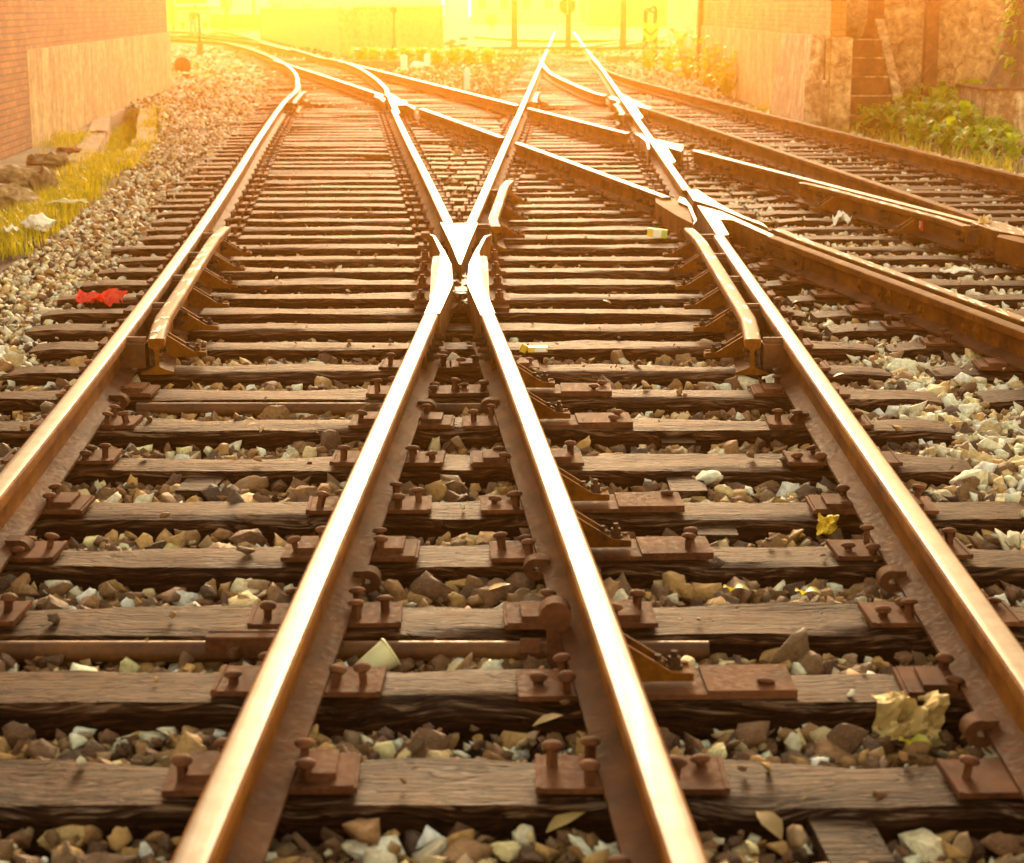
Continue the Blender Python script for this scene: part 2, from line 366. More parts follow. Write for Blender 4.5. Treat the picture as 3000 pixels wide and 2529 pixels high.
# ------------------------------------------------------------------ rails
r_L1 = rail('rail', seg('L1', 1.2, 300), 'long rail at the left edge, outermost on the left, curving away near the brick wall')
LN['L1'][-1]
r_L2 = rail('rail', seg('L2', 1.2, Yv(921)), 'bright topped rail rising from bottom left to the left knuckle of the frog')
r_L3 = rail('rail', seg('L3', 1.2, Yv(921)), 'bright topped rail rising from bottom centre to the right knuckle of the frog')
r_L4 = rail('rail', seg('L4', 1.2, Yv(690)), 'rail at the right edge with the braced guard rail on its left side')
r_L2b = rail('rail', seg('L2', Yv(651), Yv(94)), 'straight rail from the frog nose up to the gateway')
r_L3b = rail('rail', seg('L3', Yv(651), Yv(322)), 'rail leaning left from the frog nose to the next crossing')
r_L4b = rail('rail', seg('L4', Yv(556), Yv(94)), 'straight right hand rail running to the round sign at the gateway')
r_L3c = rail('rail', seg('L3', Yv(281), 130), 'far rail bending left in front of the yellow wall')
r_CNr = rail('rail', seg('CN', LN['CN'][0].y, Yv(692)), 'rusty rail leaving the right edge with bolt heads and straps on its side', mats=DULLM)
r_CNm = rail('rail', seg('CN', Yv(577), Yv(418)), 'diagonal rail between the two straight rails, with a fishplate and thick block')
r_CNl = rail('rail', seg('CN', Yv(402), Yv(318)), 'short diagonal rail between the leaning rail and the straight rail')
r_CNf = rail('rail', seg('CN', Yv(279), Yv(176)), 'far diagonal rail crossing the left track and joining the curved rail')
r_CFr = rail('rail', seg('CF', LN['CF'][0].y, Yv(440)), 'bright topped diagonal rail behind the guard rail at the right edge')
r_CFm = rail('rail', seg('CF', Yv(390), Yv(317)), 'short far diagonal rail between the two straight rails')
r_CFl = rail('rail', seg('CF', Yv(308), Yv(178)), 'far diagonal rail running behind the white marker post')
r_DLr = rail('rail', seg('DL', LN['DL'][0].y, Yv(313)), 'rusty rail meeting the bright diagonal rail in a point at the right edge', mats=DULLM)
r_DLf = rail('rail', seg('DL', Yv(280), Yv(165)), 'far curved rail leaving the straight rail below the gateway')
r_DR = rail('rail', seg('DR', LN['DR'][0].y, Yv(152)), 'outermost right rail passing the leafy plants', mats=DULLM)
# distant lines beyond the curve and beyond the gate
def farline(px): return [at(u, v) for u, v in px]
rail('rail', farline([(850,146),(760,125),(687,116),(590,106),(481,101)]), 'far thin rail crossing behind the leaning person', step=2)
rail('rail', farline([(745,112),(640,103),(610,100),(591,95),(480,90)]), 'farthest thin rail under the red and white vehicle', step=2)
rail('rail', farline([(1390,105),(1500,112),(1620,117),(1780,116),(1950,110)]), 'thin crosswise rail behind the gate', step=2)
rail('rail', farline([(1690,137),(1760,128),(1850,117),(1960,104)]), 'thin slanting rail behind the gate, running right', step=2)
rail('rail', farline([(1745,139),(1830,129),(1900,119),(1960,113)]), 'thin slanting rail behind the gate, lower of the pair', step=2)

def poly(px, z=ZR): return [at(u, v, z) for u, v in px]
def conv(px, s, ox, oy): return [(x / s + ox, y / s + oy) for x, y in px]
def body(b, px, z1=ZR, top=1, low=0.016, side=0): b.prism(poly(px, z1), low, z1, top, side)

def hexbolt(b, base, ax, r=0.017, h=0.018, shank=0.02, mi=0):
    base = Vector(base); ax = Vector(ax).normalized()
    b.cyl(base, base + ax * 0.006, r * 1.35, n=12, mi=mi); b.cyl(base + ax * 0.006, base + ax * (0.006 + h), r, n=6, mi=mi, smooth=False)
    b.cyl(base + ax * (0.006 + h), base + ax * (0.006 + h + shank), r * 0.55, n=8, mi=mi)

# main frog
fx = 4.41
frog = empty('crossing_frog', at(1347, 780, 0.0), 'cast steel frog with pointed nose where the two bright rails meet', 'rail frog')
def child(b, name, mats, par):
    o = b.build(name, mats); o.parent = par; o.matrix_parent_inverse = Matrix.Translation(-par.location) ; return o
b = MB(); body(b, conv([(640,768),(665,768),(760,520),(880,235),(750,232),(730,238),(560,240),(545,232),(398,230),(530,500)], fx, 1200, 600), ZR - 0.001); child(b, 'frog_nose', RAILM, frog)
b = MB(); body(b, conv([(192,1402),(388,1402),(560,1020),(540,770),(460,610),(325,400),(250,376),(300,402),(398,612),(390,700),(345,1000),(288,1170)], fx, 1200, 600)); child(b, 'wing_rail', RAILM, frog)
b = MB(); body(b, conv([(1105,1402),(918,1425),(743,1025),(765,770),(835,615),(965,405),(1048,386),(985,420),(893,612),(905,700),(945,1000),(1012,1170)], fx, 1200, 600)); child(b, 'wing_rail', RAILM, frog)
b = MB(); b.prism(poly(conv([(392,632),(300,640),(280,780),(262,1180),(285,1175),(342,1000),(385,700)], fx, 1200, 600)), 0.016, ZR - 0.012, 1, 0)
child(b, 'wing_reinforcement', GUARDM, frog)
b = MB(); b.prism(poly(conv([(898,632),(1000,640),(1015,780),(1030,1180),(1012,1170),(948,1000),(908,700)], fx, 1200, 600)), 0.016, ZR - 0.012, 1, 0)
child(b, 'wing_reinforcement', GUARDM, frog)
b = MB(); b.prism(poly(conv([(150,610),(1120,610),(1290,1330),(60,1330)], fx, 1200, 600), 0.016), 0.002, 0.0165, 0)
child(b, 'base_plate', ['plate'], frog)
b = MB(); b.prism(poly(conv([(560,1015),(742,1015),(800,1180),(500,1180)], fx, 1200, 600), 0.05), 0.017, 0.075, 0); b.prism(poly(conv([(590,880),(720,880),(742,1010),(562,1010)], fx, 1200, 600), 0.05), 0.017, 0.06, 0)
child(b, 'filler_block', ['rust'], frog)
b = MB(); b.prism(poly(conv([(505,1182),(795,1182),(850,1330),(450,1330)], fx, 1200, 600), 0.03), 0.017, 0.035, 0); r_ = random.Random(3)
for q in range(46):
    p = at((r_.uniform(480, 820)) / fx + 1200, r_.uniform(900, 1330) / fx + 600, 0.06); b.box(p + Vector((0, 0, r_.uniform(-.02, .015))), (r_.uniform(.015, .05), r_.uniform(.03, .09), r_.uniform(.01, .03)), rot=Euler((r_.uniform(-.5, .5), r_.uniform(-.5, .5), r_.uniform(0, 3))).to_matrix())
child(b, 'throat_rubble', ['rust'], frog)
for sx in (0, 1):
    for (x, y) in [(200, 700), (185, 860), (165, 1040), (140, 1240)]:
        xx = x if sx == 0 else 1300 - x
        p = at(xx / fx + 1200, y / fx + 600 + 8, 0.0165)
        b = MB(); b.box(p + Vector((0, 0, 0.012)), (0.11, 0.07, 0.02)); hexbolt(b, p + Vector((0, 0, 0.022)), (0, 0, 1), 0.022, 0.03, 0.015)
        child(b, 'clamp_bolt', ['plate'], frog)

# second frog (straight right rail x diagonal), opening towards the camera
s4 = 3.528
frog2 = empty('crossing_frog', at(2060, 610, 0.0), 'steel frog on the right whose V opens towards the viewer', 'rail frog')
b = MB(); body(b, conv([(505,358),(640,392),(760,425),(1000,530),(1295,664),(1270,690),(870,510),(740,505),(832,660),(715,680),(600,500)], s4, 1900, 500), ZR - 0.001); child(b, 'frog_nose', RAILM, frog2)
b = MB(); body(b, conv([(395,195),(505,195),(600,260),(782,372),(1000,478),(1182,545),(1235,592),(1170,562),(995,497),(690,374),(463,305)], s4, 1900, 500)); child(b, 'wing_rail', RAILM, frog2)
b = MB(); body(b, conv([(322,270),(378,288),(440,370),(500,512),(458,556),(476,520),(405,362),(308,318)], s4, 1900, 500)); child(b, 'wing_rail', RAILM, frog2)
b = MB(); b.prism(poly(conv([(70,262),(200,262),(330,325),(404,364),(440,470),(455,548),(300,470),(75,330)], s4, 1900, 500), ZR - 0.02), 0.016, ZR - 0.02, 1, 0); child(b, 'thick_block', ['web', 'web'], frog2)
b = MB(); b.prism(poly(conv([(735,507),(868,512),(1010,580),(880,640),(835,655)], s4, 1900, 500), 0.06), 0.016, 0.07, 0); child(b, 'filler_block', ['rust'], frog2)
for (x, y) in [(40, 470), (130, 540), (320, 655), (330, 700)]:
    p = at(x / s4 + 1900, y / s4 + 500 + 4, 0.016); b = MB(); b.box(p + Vector((0, 0, 0.005)), (0.12, 0.10, 0.014)); hexbolt(b, p + Vector((0, 0, 0.012)), (0, 0, 1), 0.02, 0.04, 0.01)
    child(b, 'clamp_bolt', ['plate'], frog2)
# far frogs
def far_frog(label, noses, wings):
    c = at(*noses[0][0], 0.0); e = empty('crossing_frog', c, label, 'rail frog')
    for p in noses: b = MB(); body(b, p, ZR - 0.001); child(b, 'frog_nose', RAILM, e)
    for p in wings: b = MB(); body(b, p); child(b, 'wing_rail', RAILM, e)
s5 = 3.488
far_frog('small far frog where the leaning rail meets the diagonal, left of the white marker',
         [conv([(1522,652),(1640,688),(1800,745),(1790,766),(1720,722),(1605,722),(1642,800),(1600,830),(1555,725)], s5, 700, 100)],
         [conv([(1490,590),(1540,605),(1640,662),(1725,700),(1690,698),(1520,642)], s5, 700, 100), conv([(1395,618),(1440,628),(1496,660),(1474,692),(1440,655),(1385,640)], s5, 700, 100)])
s2 = 2.093
far_frog('frog on the straight right rail with a shiny hooked wing, behind the thick block',
         [conv([(1915,868),(1990,884),(2098,908),(2085,928),(1995,902),(2050,990),(2005,1010)], s2, 1000, 0)],
         [conv([(1900,850),(1960,862),(2098,893),(2098,899),(1930,868)], s2, 1000, 0), conv([(1800,818),(1840,820),(1880,858),(1892,912),(1880,915),(1868,866),(1830,836)], s2, 1000, 0)])
far_frog('small far frog on the straight right rail below the gateway',
         [conv([(1742,612),(1800,628),(1900,658),(1880,672),(1800,645),(1850,720),(1815,735)], s2, 1000, 0)],
         [conv([(1705,575),(1735,582),(1790,615),(1848,637),(1830,636),(1735,607)], s2, 1000, 0), conv([(1640,592),(1690,600),(1708,622),(1692,640),(1690,615),(1650,606)], s2, 1000, 0)])
s6 = 4.186
e = empty('crossing_frog', at(2950, 700, 0), 'big rusty cast frog at the right edge beside the folded yellow paper', 'rail frog')
b = MB(); body(b, conv([(1420,628),(1520,622),(1700,622),(1800,625),(2300,800),(2300,850),(2093,800),(1720,735)], s6, 2500, 500), ZR + 0.001); child(b, 'frog_nose', ['web', 'worn', 'plate'], e)
b = MB(); b.prism(poly(conv([(1790,770),(2000,790),(2200,850),(2300,900),(2300,960),(2093,880),(1760,800)], s6, 2500, 500)), 0.016, ZR - 0.006, 0); child(b, 'thick_block', ['web'], e)
for (x, y) in [(1770, 1030), (1860, 1065)]:
    p = at(x / s6 + 2500, y / s6 + 500 + 4, 0.016); b = MB(); hexbolt(b, p, (0, 0, 1), 0.018, 0.035, 0.0); child(b, 'clamp_bolt', ['rust'], e)

# ------------------------------------------------------------------ guard rails with braces, blocks and bolts
def offset_path(k, Y0, Y1, off, flare0=0.035, flare1=0.03, n=14):
    out = []
    for i in range(n + 1):
        t = i / n; Y = Y0 + (Y1 - Y0) * t
        f = off * (1 + 0) + math.copysign(flare0, off) * max(0, 1 - t / 0.14) ** 1.2 + math.copysign(flare1, off) * max(0, (t - 0.84) / 0.16) ** 1.2
        out.append(Vector((X[k](Y) + f, Y, ZR)))
    return out
def plate_box(b, p, d, rz=0): b.box(p, d, rot=Matrix.Rotation(rz, 3, 'Z'))
def brace_mesh(side):
    """triangular gusset standing on a foot plate, +x side; origin under the rail web"""
    b = MB(); s = side
    tri = [(0.012, 0.014), (0.066, 0.026), (0.20, 0.030), (0.20, 0.046), (0.155, 0.048), (0.035, 0.125), (0.012, 0.125)]
    for y0, y1 in ((-0.042, -0.030), (0.030, 0.042)):
        n = len(tri); vs = [(s * x, y0, z) for x, z in tri] + [(s * x, y1, z) for x, z in tri]
        fs = [(i, (i + 1) % n, n + (i + 1) % n, n + i) for i in range(n)] + [tuple(range(n - 1, -1, -1)), tuple(range(n, 2 * n))]
        if s < 0: fs = [tuple(reversed(f)) for f in fs]
        b.add(vs, fs)
    b.box((s * 0.13, 0, 0.032), (0.15, 0.06, 0.018)); b.box((s * 0.014, 0, 0.08), (0.014, 0.07, 0.07))
    return b
def add_brace(par, p, side, rz):
    R3 = Matrix.Rotation(rz, 3, 'Z')
    o = brace_mesh(side).build('brace', ['web']); o.parent = par; o.location = p - par.location; o.rotation_euler = (0, 0, rz)
    for dx, dy in ((0.125, 0.012), (0.165, -0.012)):
        b = MB(); hexbolt(b, (side * dx, dy, 0.041), (0, 0, 1), 0.014, 0.018, 0.014); q = b.build('bolt', ['black_iron']); q.parent = o
def guard(k, Y0, Y1, off, label, braces=0, bolts=0, mats=GUARDM):
    path = offset_path(k, Y0, Y1, off)
    b = MB(); b.sweep(smooth_path(path, 0.2), PROF, PM)
    o = empty('guard_rail', path[0] - Vector((0, 0, ZR)), label, 'guard rail')
    child(b, 'rail_bar', mats, o)
    side = 1 if off > 0 else -1
    for i in range(braces):
        Y = Y0 + (Y1 - Y0) * (i + 0.55) / braces
        rz = math.atan2(-(X[k](Y + 0.3) - X[k](Y - 0.3)), 0.6)
        add_brace(o, Vector((X[k](Y) + off, Y, 0)), side, rz)
    for i in range(bolts):
        Y = Y0 + (Y1 - Y0) * (i + 0.06 + 0.0 * i) / max(1, bolts - 0.6)
        x = X[k](Y)
        b = MB(); plate_box(b, Vector((x + off / 2, Y, 0.09)), (abs(off) - 0.02, 0.10, 0.10)); b.cyl((x + off * 0.1, Y, 0.145), (x + off * 0.9, Y, 0.145), 0.018)
        child(b, 'spacer_block', ['rust'], o)
        for dz, dy in ((0.105, 0.035), (0.075, -0.035)):
            b = MB(); hexbolt(b, (x + off + side * 0.009, Y + dy, dz), (side, 0, 0), 0.019, 0.03, 0.02); child(b, 'bolt', ['black_iron'], o)
    return o
g1 = guard('L1', Yv(992), Yv(664), 0.125, 'short guard rail with chalk figures inside the left edge rail', 6, 5)
g2 = guard('L4', Yv(993), Yv(668), -0.125, 'short braced guard rail inside the right edge rail, patchy worn top', 6, 5)
g3 = guard('L2', Yv(663), Yv(528), 0.13, 'short guard rail right of the straight rail above the frog', 3, 2)
guard('L1', Yv(302), Yv(268), 0.14, 'small far guard rail beside the curved left rail', 1, 1)
guard('L2', Yv(299), Yv(270), 0.14, 'small far guard rail right of the straight rail near the marker post', 1, 1)
guard('L4', Yv(336), Yv(305), -0.14, 'small far guard rail left of the straight right rail', 1, 1)
g7 = guard('CF', Yv(662), Yv(534), -0.115, 'guard rail at the right edge with painted figures on its side', 2, 3)
g8 = guard('CN', Yv(1010), Yv(670), 0.125, 'guard rail behind the rusty diagonal rail at the right edge', 0, 0)
# chalk and paint figures
def text(txt, name, mat, size, loc, rot, par, label=None):
    cu = bpy.data.curves.new(name, 'FONT'); cu.body = txt; cu.size = size; cu.extrude = 0.0006; cu.align_x = 'CENTER'; cu.align_y = 'CENTER'
    t = bpy.data.objects.new(name, cu); COL.objects.link(t)
    me = bpy.data.meshes.new_from_object(t.evaluated_get(bpy.context.evaluated_depsgraph_get())); bpy.data.objects.remove(t)
    me.materials.clear(); me.materials.append(M[mat]); o = bpy.data.objects.new(name, me); COL.objects.link(o)
    o.parent = par; o.location = Vector(loc) - par.location; o.rotation_euler = rot
    if label: o['label'] = label
    return o
bpy.context.view_layer.update()
Yg = Yv(972); text('34', 'chalk_lettering', 'paper', 0.05, (X['L1'](Yg) + 0.142, Yg, ZR + 0.0015), (0, 0, R(88)), g1)
Yg = Yv(932); text('40', 'chalk_lettering', 'paper', 0.055, (X['L1'](Yg) + 0.142, Yg, ZR + 0.0015), (0, 0, R(88)), g1)
Yg = Yv(621) ; xg = X['CF'](Yg) - 0.115; dg = math.atan2(X['CF'](Yg + 0.4) - X['CF'](Yg - 0.4), 0.8)
b = MB(); b.box((0, 0, 0), (0.20, 0.0008, 0.075)); q = child(b, 'paint_patch', ['redpaint'], g7); q.matrix_parent_inverse = Matrix(); q.location = Vector((xg - 0.0105, Yg, 0.085)) - g7.location; q.rotation_euler = (0, 0, R(-90) - dg)
text('1120', 'painted_lettering', 'paper', 0.062, (xg - 0.0125, Yg - 0.002, 0.085), (R(90), 0, R(-90) - dg), g7)

# fishplates on rails
def fishplate(par, k, Y, side, L=0.55, nb=4, mat='web'):
    dx = (X[k](Y + 0.3) - X[k](Y - 0.3)) / 0.6; rz = math.atan2(-dx, 1)
    b = MB(); prof = [(0.030, -0.128), (0.022, -0.045), (0.012, -0.045), (0.012, -0.118)]
    c = Vector((X[k](Y), Y, ZR)); t = Vector((dx, 1, 0)).normalized()
    pr = [(side * x, z) for x, z in prof]
    if side > 0: pr.reverse()
    b.sweep([c - t * L / 2, c + t * L / 2], pr, [0] * 4, smooth=False)
    o = b.build('fishplate', [mat]); o.parent = par
    n = Vector((t.y, -t.x, 0)) * side
    for i in range(nb):
        p = c + t * (L * ((i + 0.5) / nb - 0.5)) + n * 0.027 + Vector((0, 0, -0.085))
        bb = MB(); hexbolt(bb, p, n, 0.018, 0.022, 0.018); q = bb.build('bolt', ['black_iron']); q.parent = o
fishplate(r_L2, 'L2', Yv(960), 1, 0.6, 4); fishplate(r_L3, 'L3', Yv(960), -1, 0.6, 4)
fishplate(r_L2b, 'L2', Yv(684), 1, 0.5, 3); fishplate(r_L3b, 'L3', Yv(684), -1, 0.5, 3)
fishplate(r_CNr, 'CN', Yv(704), -1, 0.8, 4); fishplate(r_CNm, 'CN', Yv(562), -1, 0.6, 3); fishplate(r_CNm, 'CN', Yv(470), -1, 0.6, 3)
fishplate(r_CFr, 'CF', Yv(462), -1, 0.8, 3); fishplate(r_DLr, 'DL', Yv(388), -1, 0.8, 3); fishplate(r_DR, 'DR', Yv(402), -1, 0.9, 3); fishplate(r_DR, 'DR', Yv(315), -1, 0.9, 3)
fishplate(r_L4b, 'L4', Yv(530), 1, 0.5, 3); fishplate(r_CNl, 'CN', Yv(375), -1, 0.8, 3); fishplate(r_L3b, 'L3', Yv(455), 1, 0.6, 3)
fishplate(r_L1, 'L1', Yv(656), 1, 0.5, 3)
for v in (790, 812, 822, 845, 857, 905, 918):     # straps with round bolt heads on the rusty diagonal rail
    Y = Yv(v) ; dx = (X['CN'](Y + 0.3) - X['CN'](Y - 0.3)) / 0.6; t = Vector((dx, 1, 0)).normalized(); n = Vector((-t.y, t.x, 0))
    c = Vector((X['CN'](Y), Y, 0.085)) + n * 0.012
    b = MB(); b.box(c, (0.045, 0.010, 0.085), rot=Matrix.Rotation(math.atan2(t.y, t.x), 3, 'Z')); b.lathe(c + n * 0.005, [(0.020, 0), (0.018, 0.008), (0.010, 0.014), (0.0005, 0.016)], 12, ax=n)
    o = b.build('strap', ['web']); o.parent = r_CNr

# ------------------------------------------------------------------ sleepers
ROWS = [2.88, 3.42, 3.94, 4.42, 4.98, 5.47, 6.08, 6.63, 7.2, 7.74, 8.3, 8.78, 9.24, 9.76]
while ROWS[-1] < 62: ROWS.append(ROWS[-1] + (0.53 if ROWS[-1] < 34 else 0.60) + rnd.uniform(-0.03, 0.03))
SEGS = []     # (row index, Y, x0, x1, zone)
for i, Y in enumerate(ROWS):
    j = lambda a: rnd.uniform(-a, a)
    xl = X['L1'](Y) - 0.54 + j(0.07)
    if Y < 12.6:
        xr = X['L4'](Y) + (0.50 if Y < 8.6 else 0.34) + j(0.06)
        if Y > 7: xr = min(xr, X['CN'](Y) - 0.36) if Y < 10.6 else X['L4'](Y) + 0.5 + j(0.15)
        SEGS.append((i, Y, xl, xr, 'T'))
    elif Y < 36:
        aR = max(X['L3'](Y), X['CF'](Y) if Y > 21 else -99) + 0.5; bL = X['L2'](Y) - 0.5
        if aR > bL - 0.05:
            m = (X['L3'](Y) + X['L2'](Y)) / 2 + j(0.12) if Y < 19.5 else bL + 0.2 + j(0.1); aR = m - 0.015; bL = m + 0.015
        SEGS.append((i, Y, xl, aR, 'A'))
        xr = X['L4'](Y) + 0.52 + j(0.1)
        if Y > 22.5: xr = X['DR'](Y) + 0.5 + j(0.08)
        SEGS.append((i, Y, bL, xr, 'B'))
    else:
        SEGS.append((i, Y, xl, max(X['L3'](Y), X['CF'](Y) if Y < 46 else -99) + 0.5 + j(0.08), 'A'))
        SEGS.append((i, Y, X['L2'](Y) - 0.5 + j(0.08), max(X['DR'](Y) if Y < 57 else -9, X['L4'](Y)) + 0.5 + j(0.08), 'B'))
    if 6.9 < Y < 22.5:
        last = SEGS[-1][3]
        x0 = max(last + 0.05, X['CN'](Y) - 0.42 + j(0.05)) if Y < 11 else last + 0.03
        dl = X['DL'](Y) - 0.38 + j(0.1)
        if Y < 10.5: SEGS.append((i, Y, x0, X['CF'](Y) + 0.9 + j(0.1), 'C'))
        else:
            if dl - x0 > 0.5: SEGS.append((i, Y, x0, dl, 'C')); x0 = dl + 0.03
            SEGS.append((i, Y, x0, X['DR'](Y) + 0.5 + j(0.06), 'D'))
def sleeper_mesh(L, w, seed, detail):
    nx = max(4, int(L / (0.045 if detail == 2 else 0.12 if detail == 1 else 0.5)))
    pr = [(-0.5, -1), (-0.5, -0.35), (-0.49, -0.12), (-0.44, -0.01), (-0.25, 0.0), (0.0, 0.0), (0.25, 0.0), (0.44, -0.01), (0.49, -0.12), (0.5, -0.35), (0.5, -1)] if detail else \
         [(-0.5, -1), (-0.49, -0.1), (-0.45, 0), (0.45, 0), (0.49, -0.1), (0.5, -1)]
    H = 0.19; b = MB(); n = len(pr); vs = []; sd = Vector((seed * 3.7, seed * 1.3, 0))
    for i in range(nx + 1):
        x = (i / nx - 0.5) * L
        endk = min(i, nx - i) / nx * L
        for q, (a, c) in enumerate(pr):
            d = noise.noise(Vector((x * 2.2, a * 3, c)) + sd) ; d2 = noise.noise(Vector((x * 11, a * 6, c * 2)) + sd)
            edge = 1.0 if abs(a) > 0.4 and c > -0.4 else 0.35
            amp = 0.017 if detail else 0.009
            y = a * w + math.copysign(1, a) * (d * amp + d2 * 0.004) * edge * (1 if a else 0)
            z = c * H + (d * amp * 0.8 + d2 * 0.0035) * (edge if c > -0.9 else 0) - (0.012 * max(0, 1 - endk / 0.05) if c > -0.5 else 0) - (0.004 if c > -0.5 else 0)
            if abs(a) > 0.4 and c > -0.4:
                dip = noise.noise(Vector((x * 1.1, a, 5)) + sd); z -= 0.05 * max(0, dip - 0.12); y -= math.copysign(0.03, a) * max(0, dip - 0.12)
            vs.append((x + (d * 0.012 if endk < 0.01 else 0), y, z))
    fs = [(i * n + q, i * n + q + 1, (i + 1) * n + q + 1, (i + 1) * n + q) for i in range(nx) for q in range(n - 1)]
    fs += [tuple(range(n - 1, -1, -1)), tuple(nx * n + q for q in range(n))]
    b.add(vs, fs, 0, True)
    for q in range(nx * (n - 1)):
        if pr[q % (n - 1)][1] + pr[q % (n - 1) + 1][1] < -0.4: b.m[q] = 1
    return b.mesh('sleeper', ['wood', 'wood_side_shade'])
ZONE = {'A': 'left hand track', 'B': 'straight middle track', 'C': 'diagonal track', 'D': 'right hand track'}
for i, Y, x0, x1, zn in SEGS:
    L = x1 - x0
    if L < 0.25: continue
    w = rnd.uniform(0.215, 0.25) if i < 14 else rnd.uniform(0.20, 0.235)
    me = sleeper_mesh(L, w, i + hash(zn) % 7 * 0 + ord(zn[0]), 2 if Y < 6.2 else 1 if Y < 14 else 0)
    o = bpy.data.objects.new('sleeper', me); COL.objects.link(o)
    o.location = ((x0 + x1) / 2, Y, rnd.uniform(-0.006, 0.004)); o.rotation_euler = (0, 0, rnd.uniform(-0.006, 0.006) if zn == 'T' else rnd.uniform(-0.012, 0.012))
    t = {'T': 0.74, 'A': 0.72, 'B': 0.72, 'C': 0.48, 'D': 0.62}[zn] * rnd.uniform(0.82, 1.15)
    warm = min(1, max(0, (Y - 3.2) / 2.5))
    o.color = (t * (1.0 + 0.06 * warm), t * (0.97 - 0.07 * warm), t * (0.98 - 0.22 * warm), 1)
    if zn == 'T': tag(o, f'long timber sleeper under the bright rails, {ORD[i - 1] if i else "nearest, below the first"} counted from the bottom', 'sleeper', 'sleepers across the whole switch')
    elif Y < 13 and zn in 'CD': tag(o, f'dark sleeper of the {ZONE[zn]}, right edge, in line with the {ORD[i - 1]} long sleeper', 'sleeper', f'sleepers of the {ZONE[zn]}')
    else: tag(o, f'short looking sleeper of the {ZONE[zn]} beyond the frog' if zn in 'AB' else f'sleeper of the {ZONE[zn]} further up on the right', 'sleeper', f'sleepers of the {ZONE[zn]}')

# ------------------------------------------------------------------ tie plates and spikes
def spike_mesh():
    b = MB(); b.box((0, 0, 0.018), (0.017, 0.017, 0.056))
    b.lathe((0, 0, 0.040), [(0.006, -0.004), (0.019, 0.0), (0.0215, 0.004), (0.019, 0.008), (0.010, 0.0115), (0.0004, 0.012)], 12); return b
SP = spike_mesh().mesh('spike', 'plate')
def plate_mesh(kind, spikes=False):
    b = MB()
    if kind == 'plain':
        b.prism([(-0.19, -0.082), (0.19, -0.082), (0.19, 0.082), (-0.19, 0.082)], 0.0005, 0.0125, 0)
        for s in (-1, 1): b.box((s * 0.184, 0, 0.0135), (0.010, 0.164, 0.003))
    elif kind == 'double':
        b.box((0, 0, 0.0065), (0.38, 0.17, 0.012)); b.box((0.110, 0.01, 0.021), (0.075, 0.12, 0.017)); b.box((-0.110, 0.01, 0.021), (0.075, 0.12, 0.017)); b.box((0.16, 0, 0.014), (0.045, 0.165, 0.005))
    elif kind == 'long':
        b.box((0.12, 0, 0.0065), (0.62, 0.17, 0.012)); b.box((0.33, 0, 0.016), (0.20, 0.165, 0.008))
    if spikes:
        for x, y in ((0.082, 0.045), (0.082, -0.045), (0.15, 0.0), (-0.082, 0.04), (-0.15, -0.02)):
            b.box((x, y, 0.03), (0.016, 0.016, 0.04)); b.lathe((x, y, 0.05), [(0.02, 0), (0.018, 0.007), (0.0005, 0.011)], 6)
    return b.mesh('tie_plate', 'plate')
PMESH = {k: plate_mesh(k) for k in ('plain', 'double', 'long')}; PFAR = plate_mesh('plain', True)
RNAME = {'L1': 'left edge rail', 'L2': 'left bright rail', 'L3': 'right bright rail', 'L4': 'right edge rail', 'CN': 'rusty diagonal rail', 'CF': 'bright diagonal rail', 'DL': 'pointed right hand rail', 'DR': 'outermost right rail'}
PLATES = []
FROGZ = (Yv(915), Yv(655))
nplate = 0
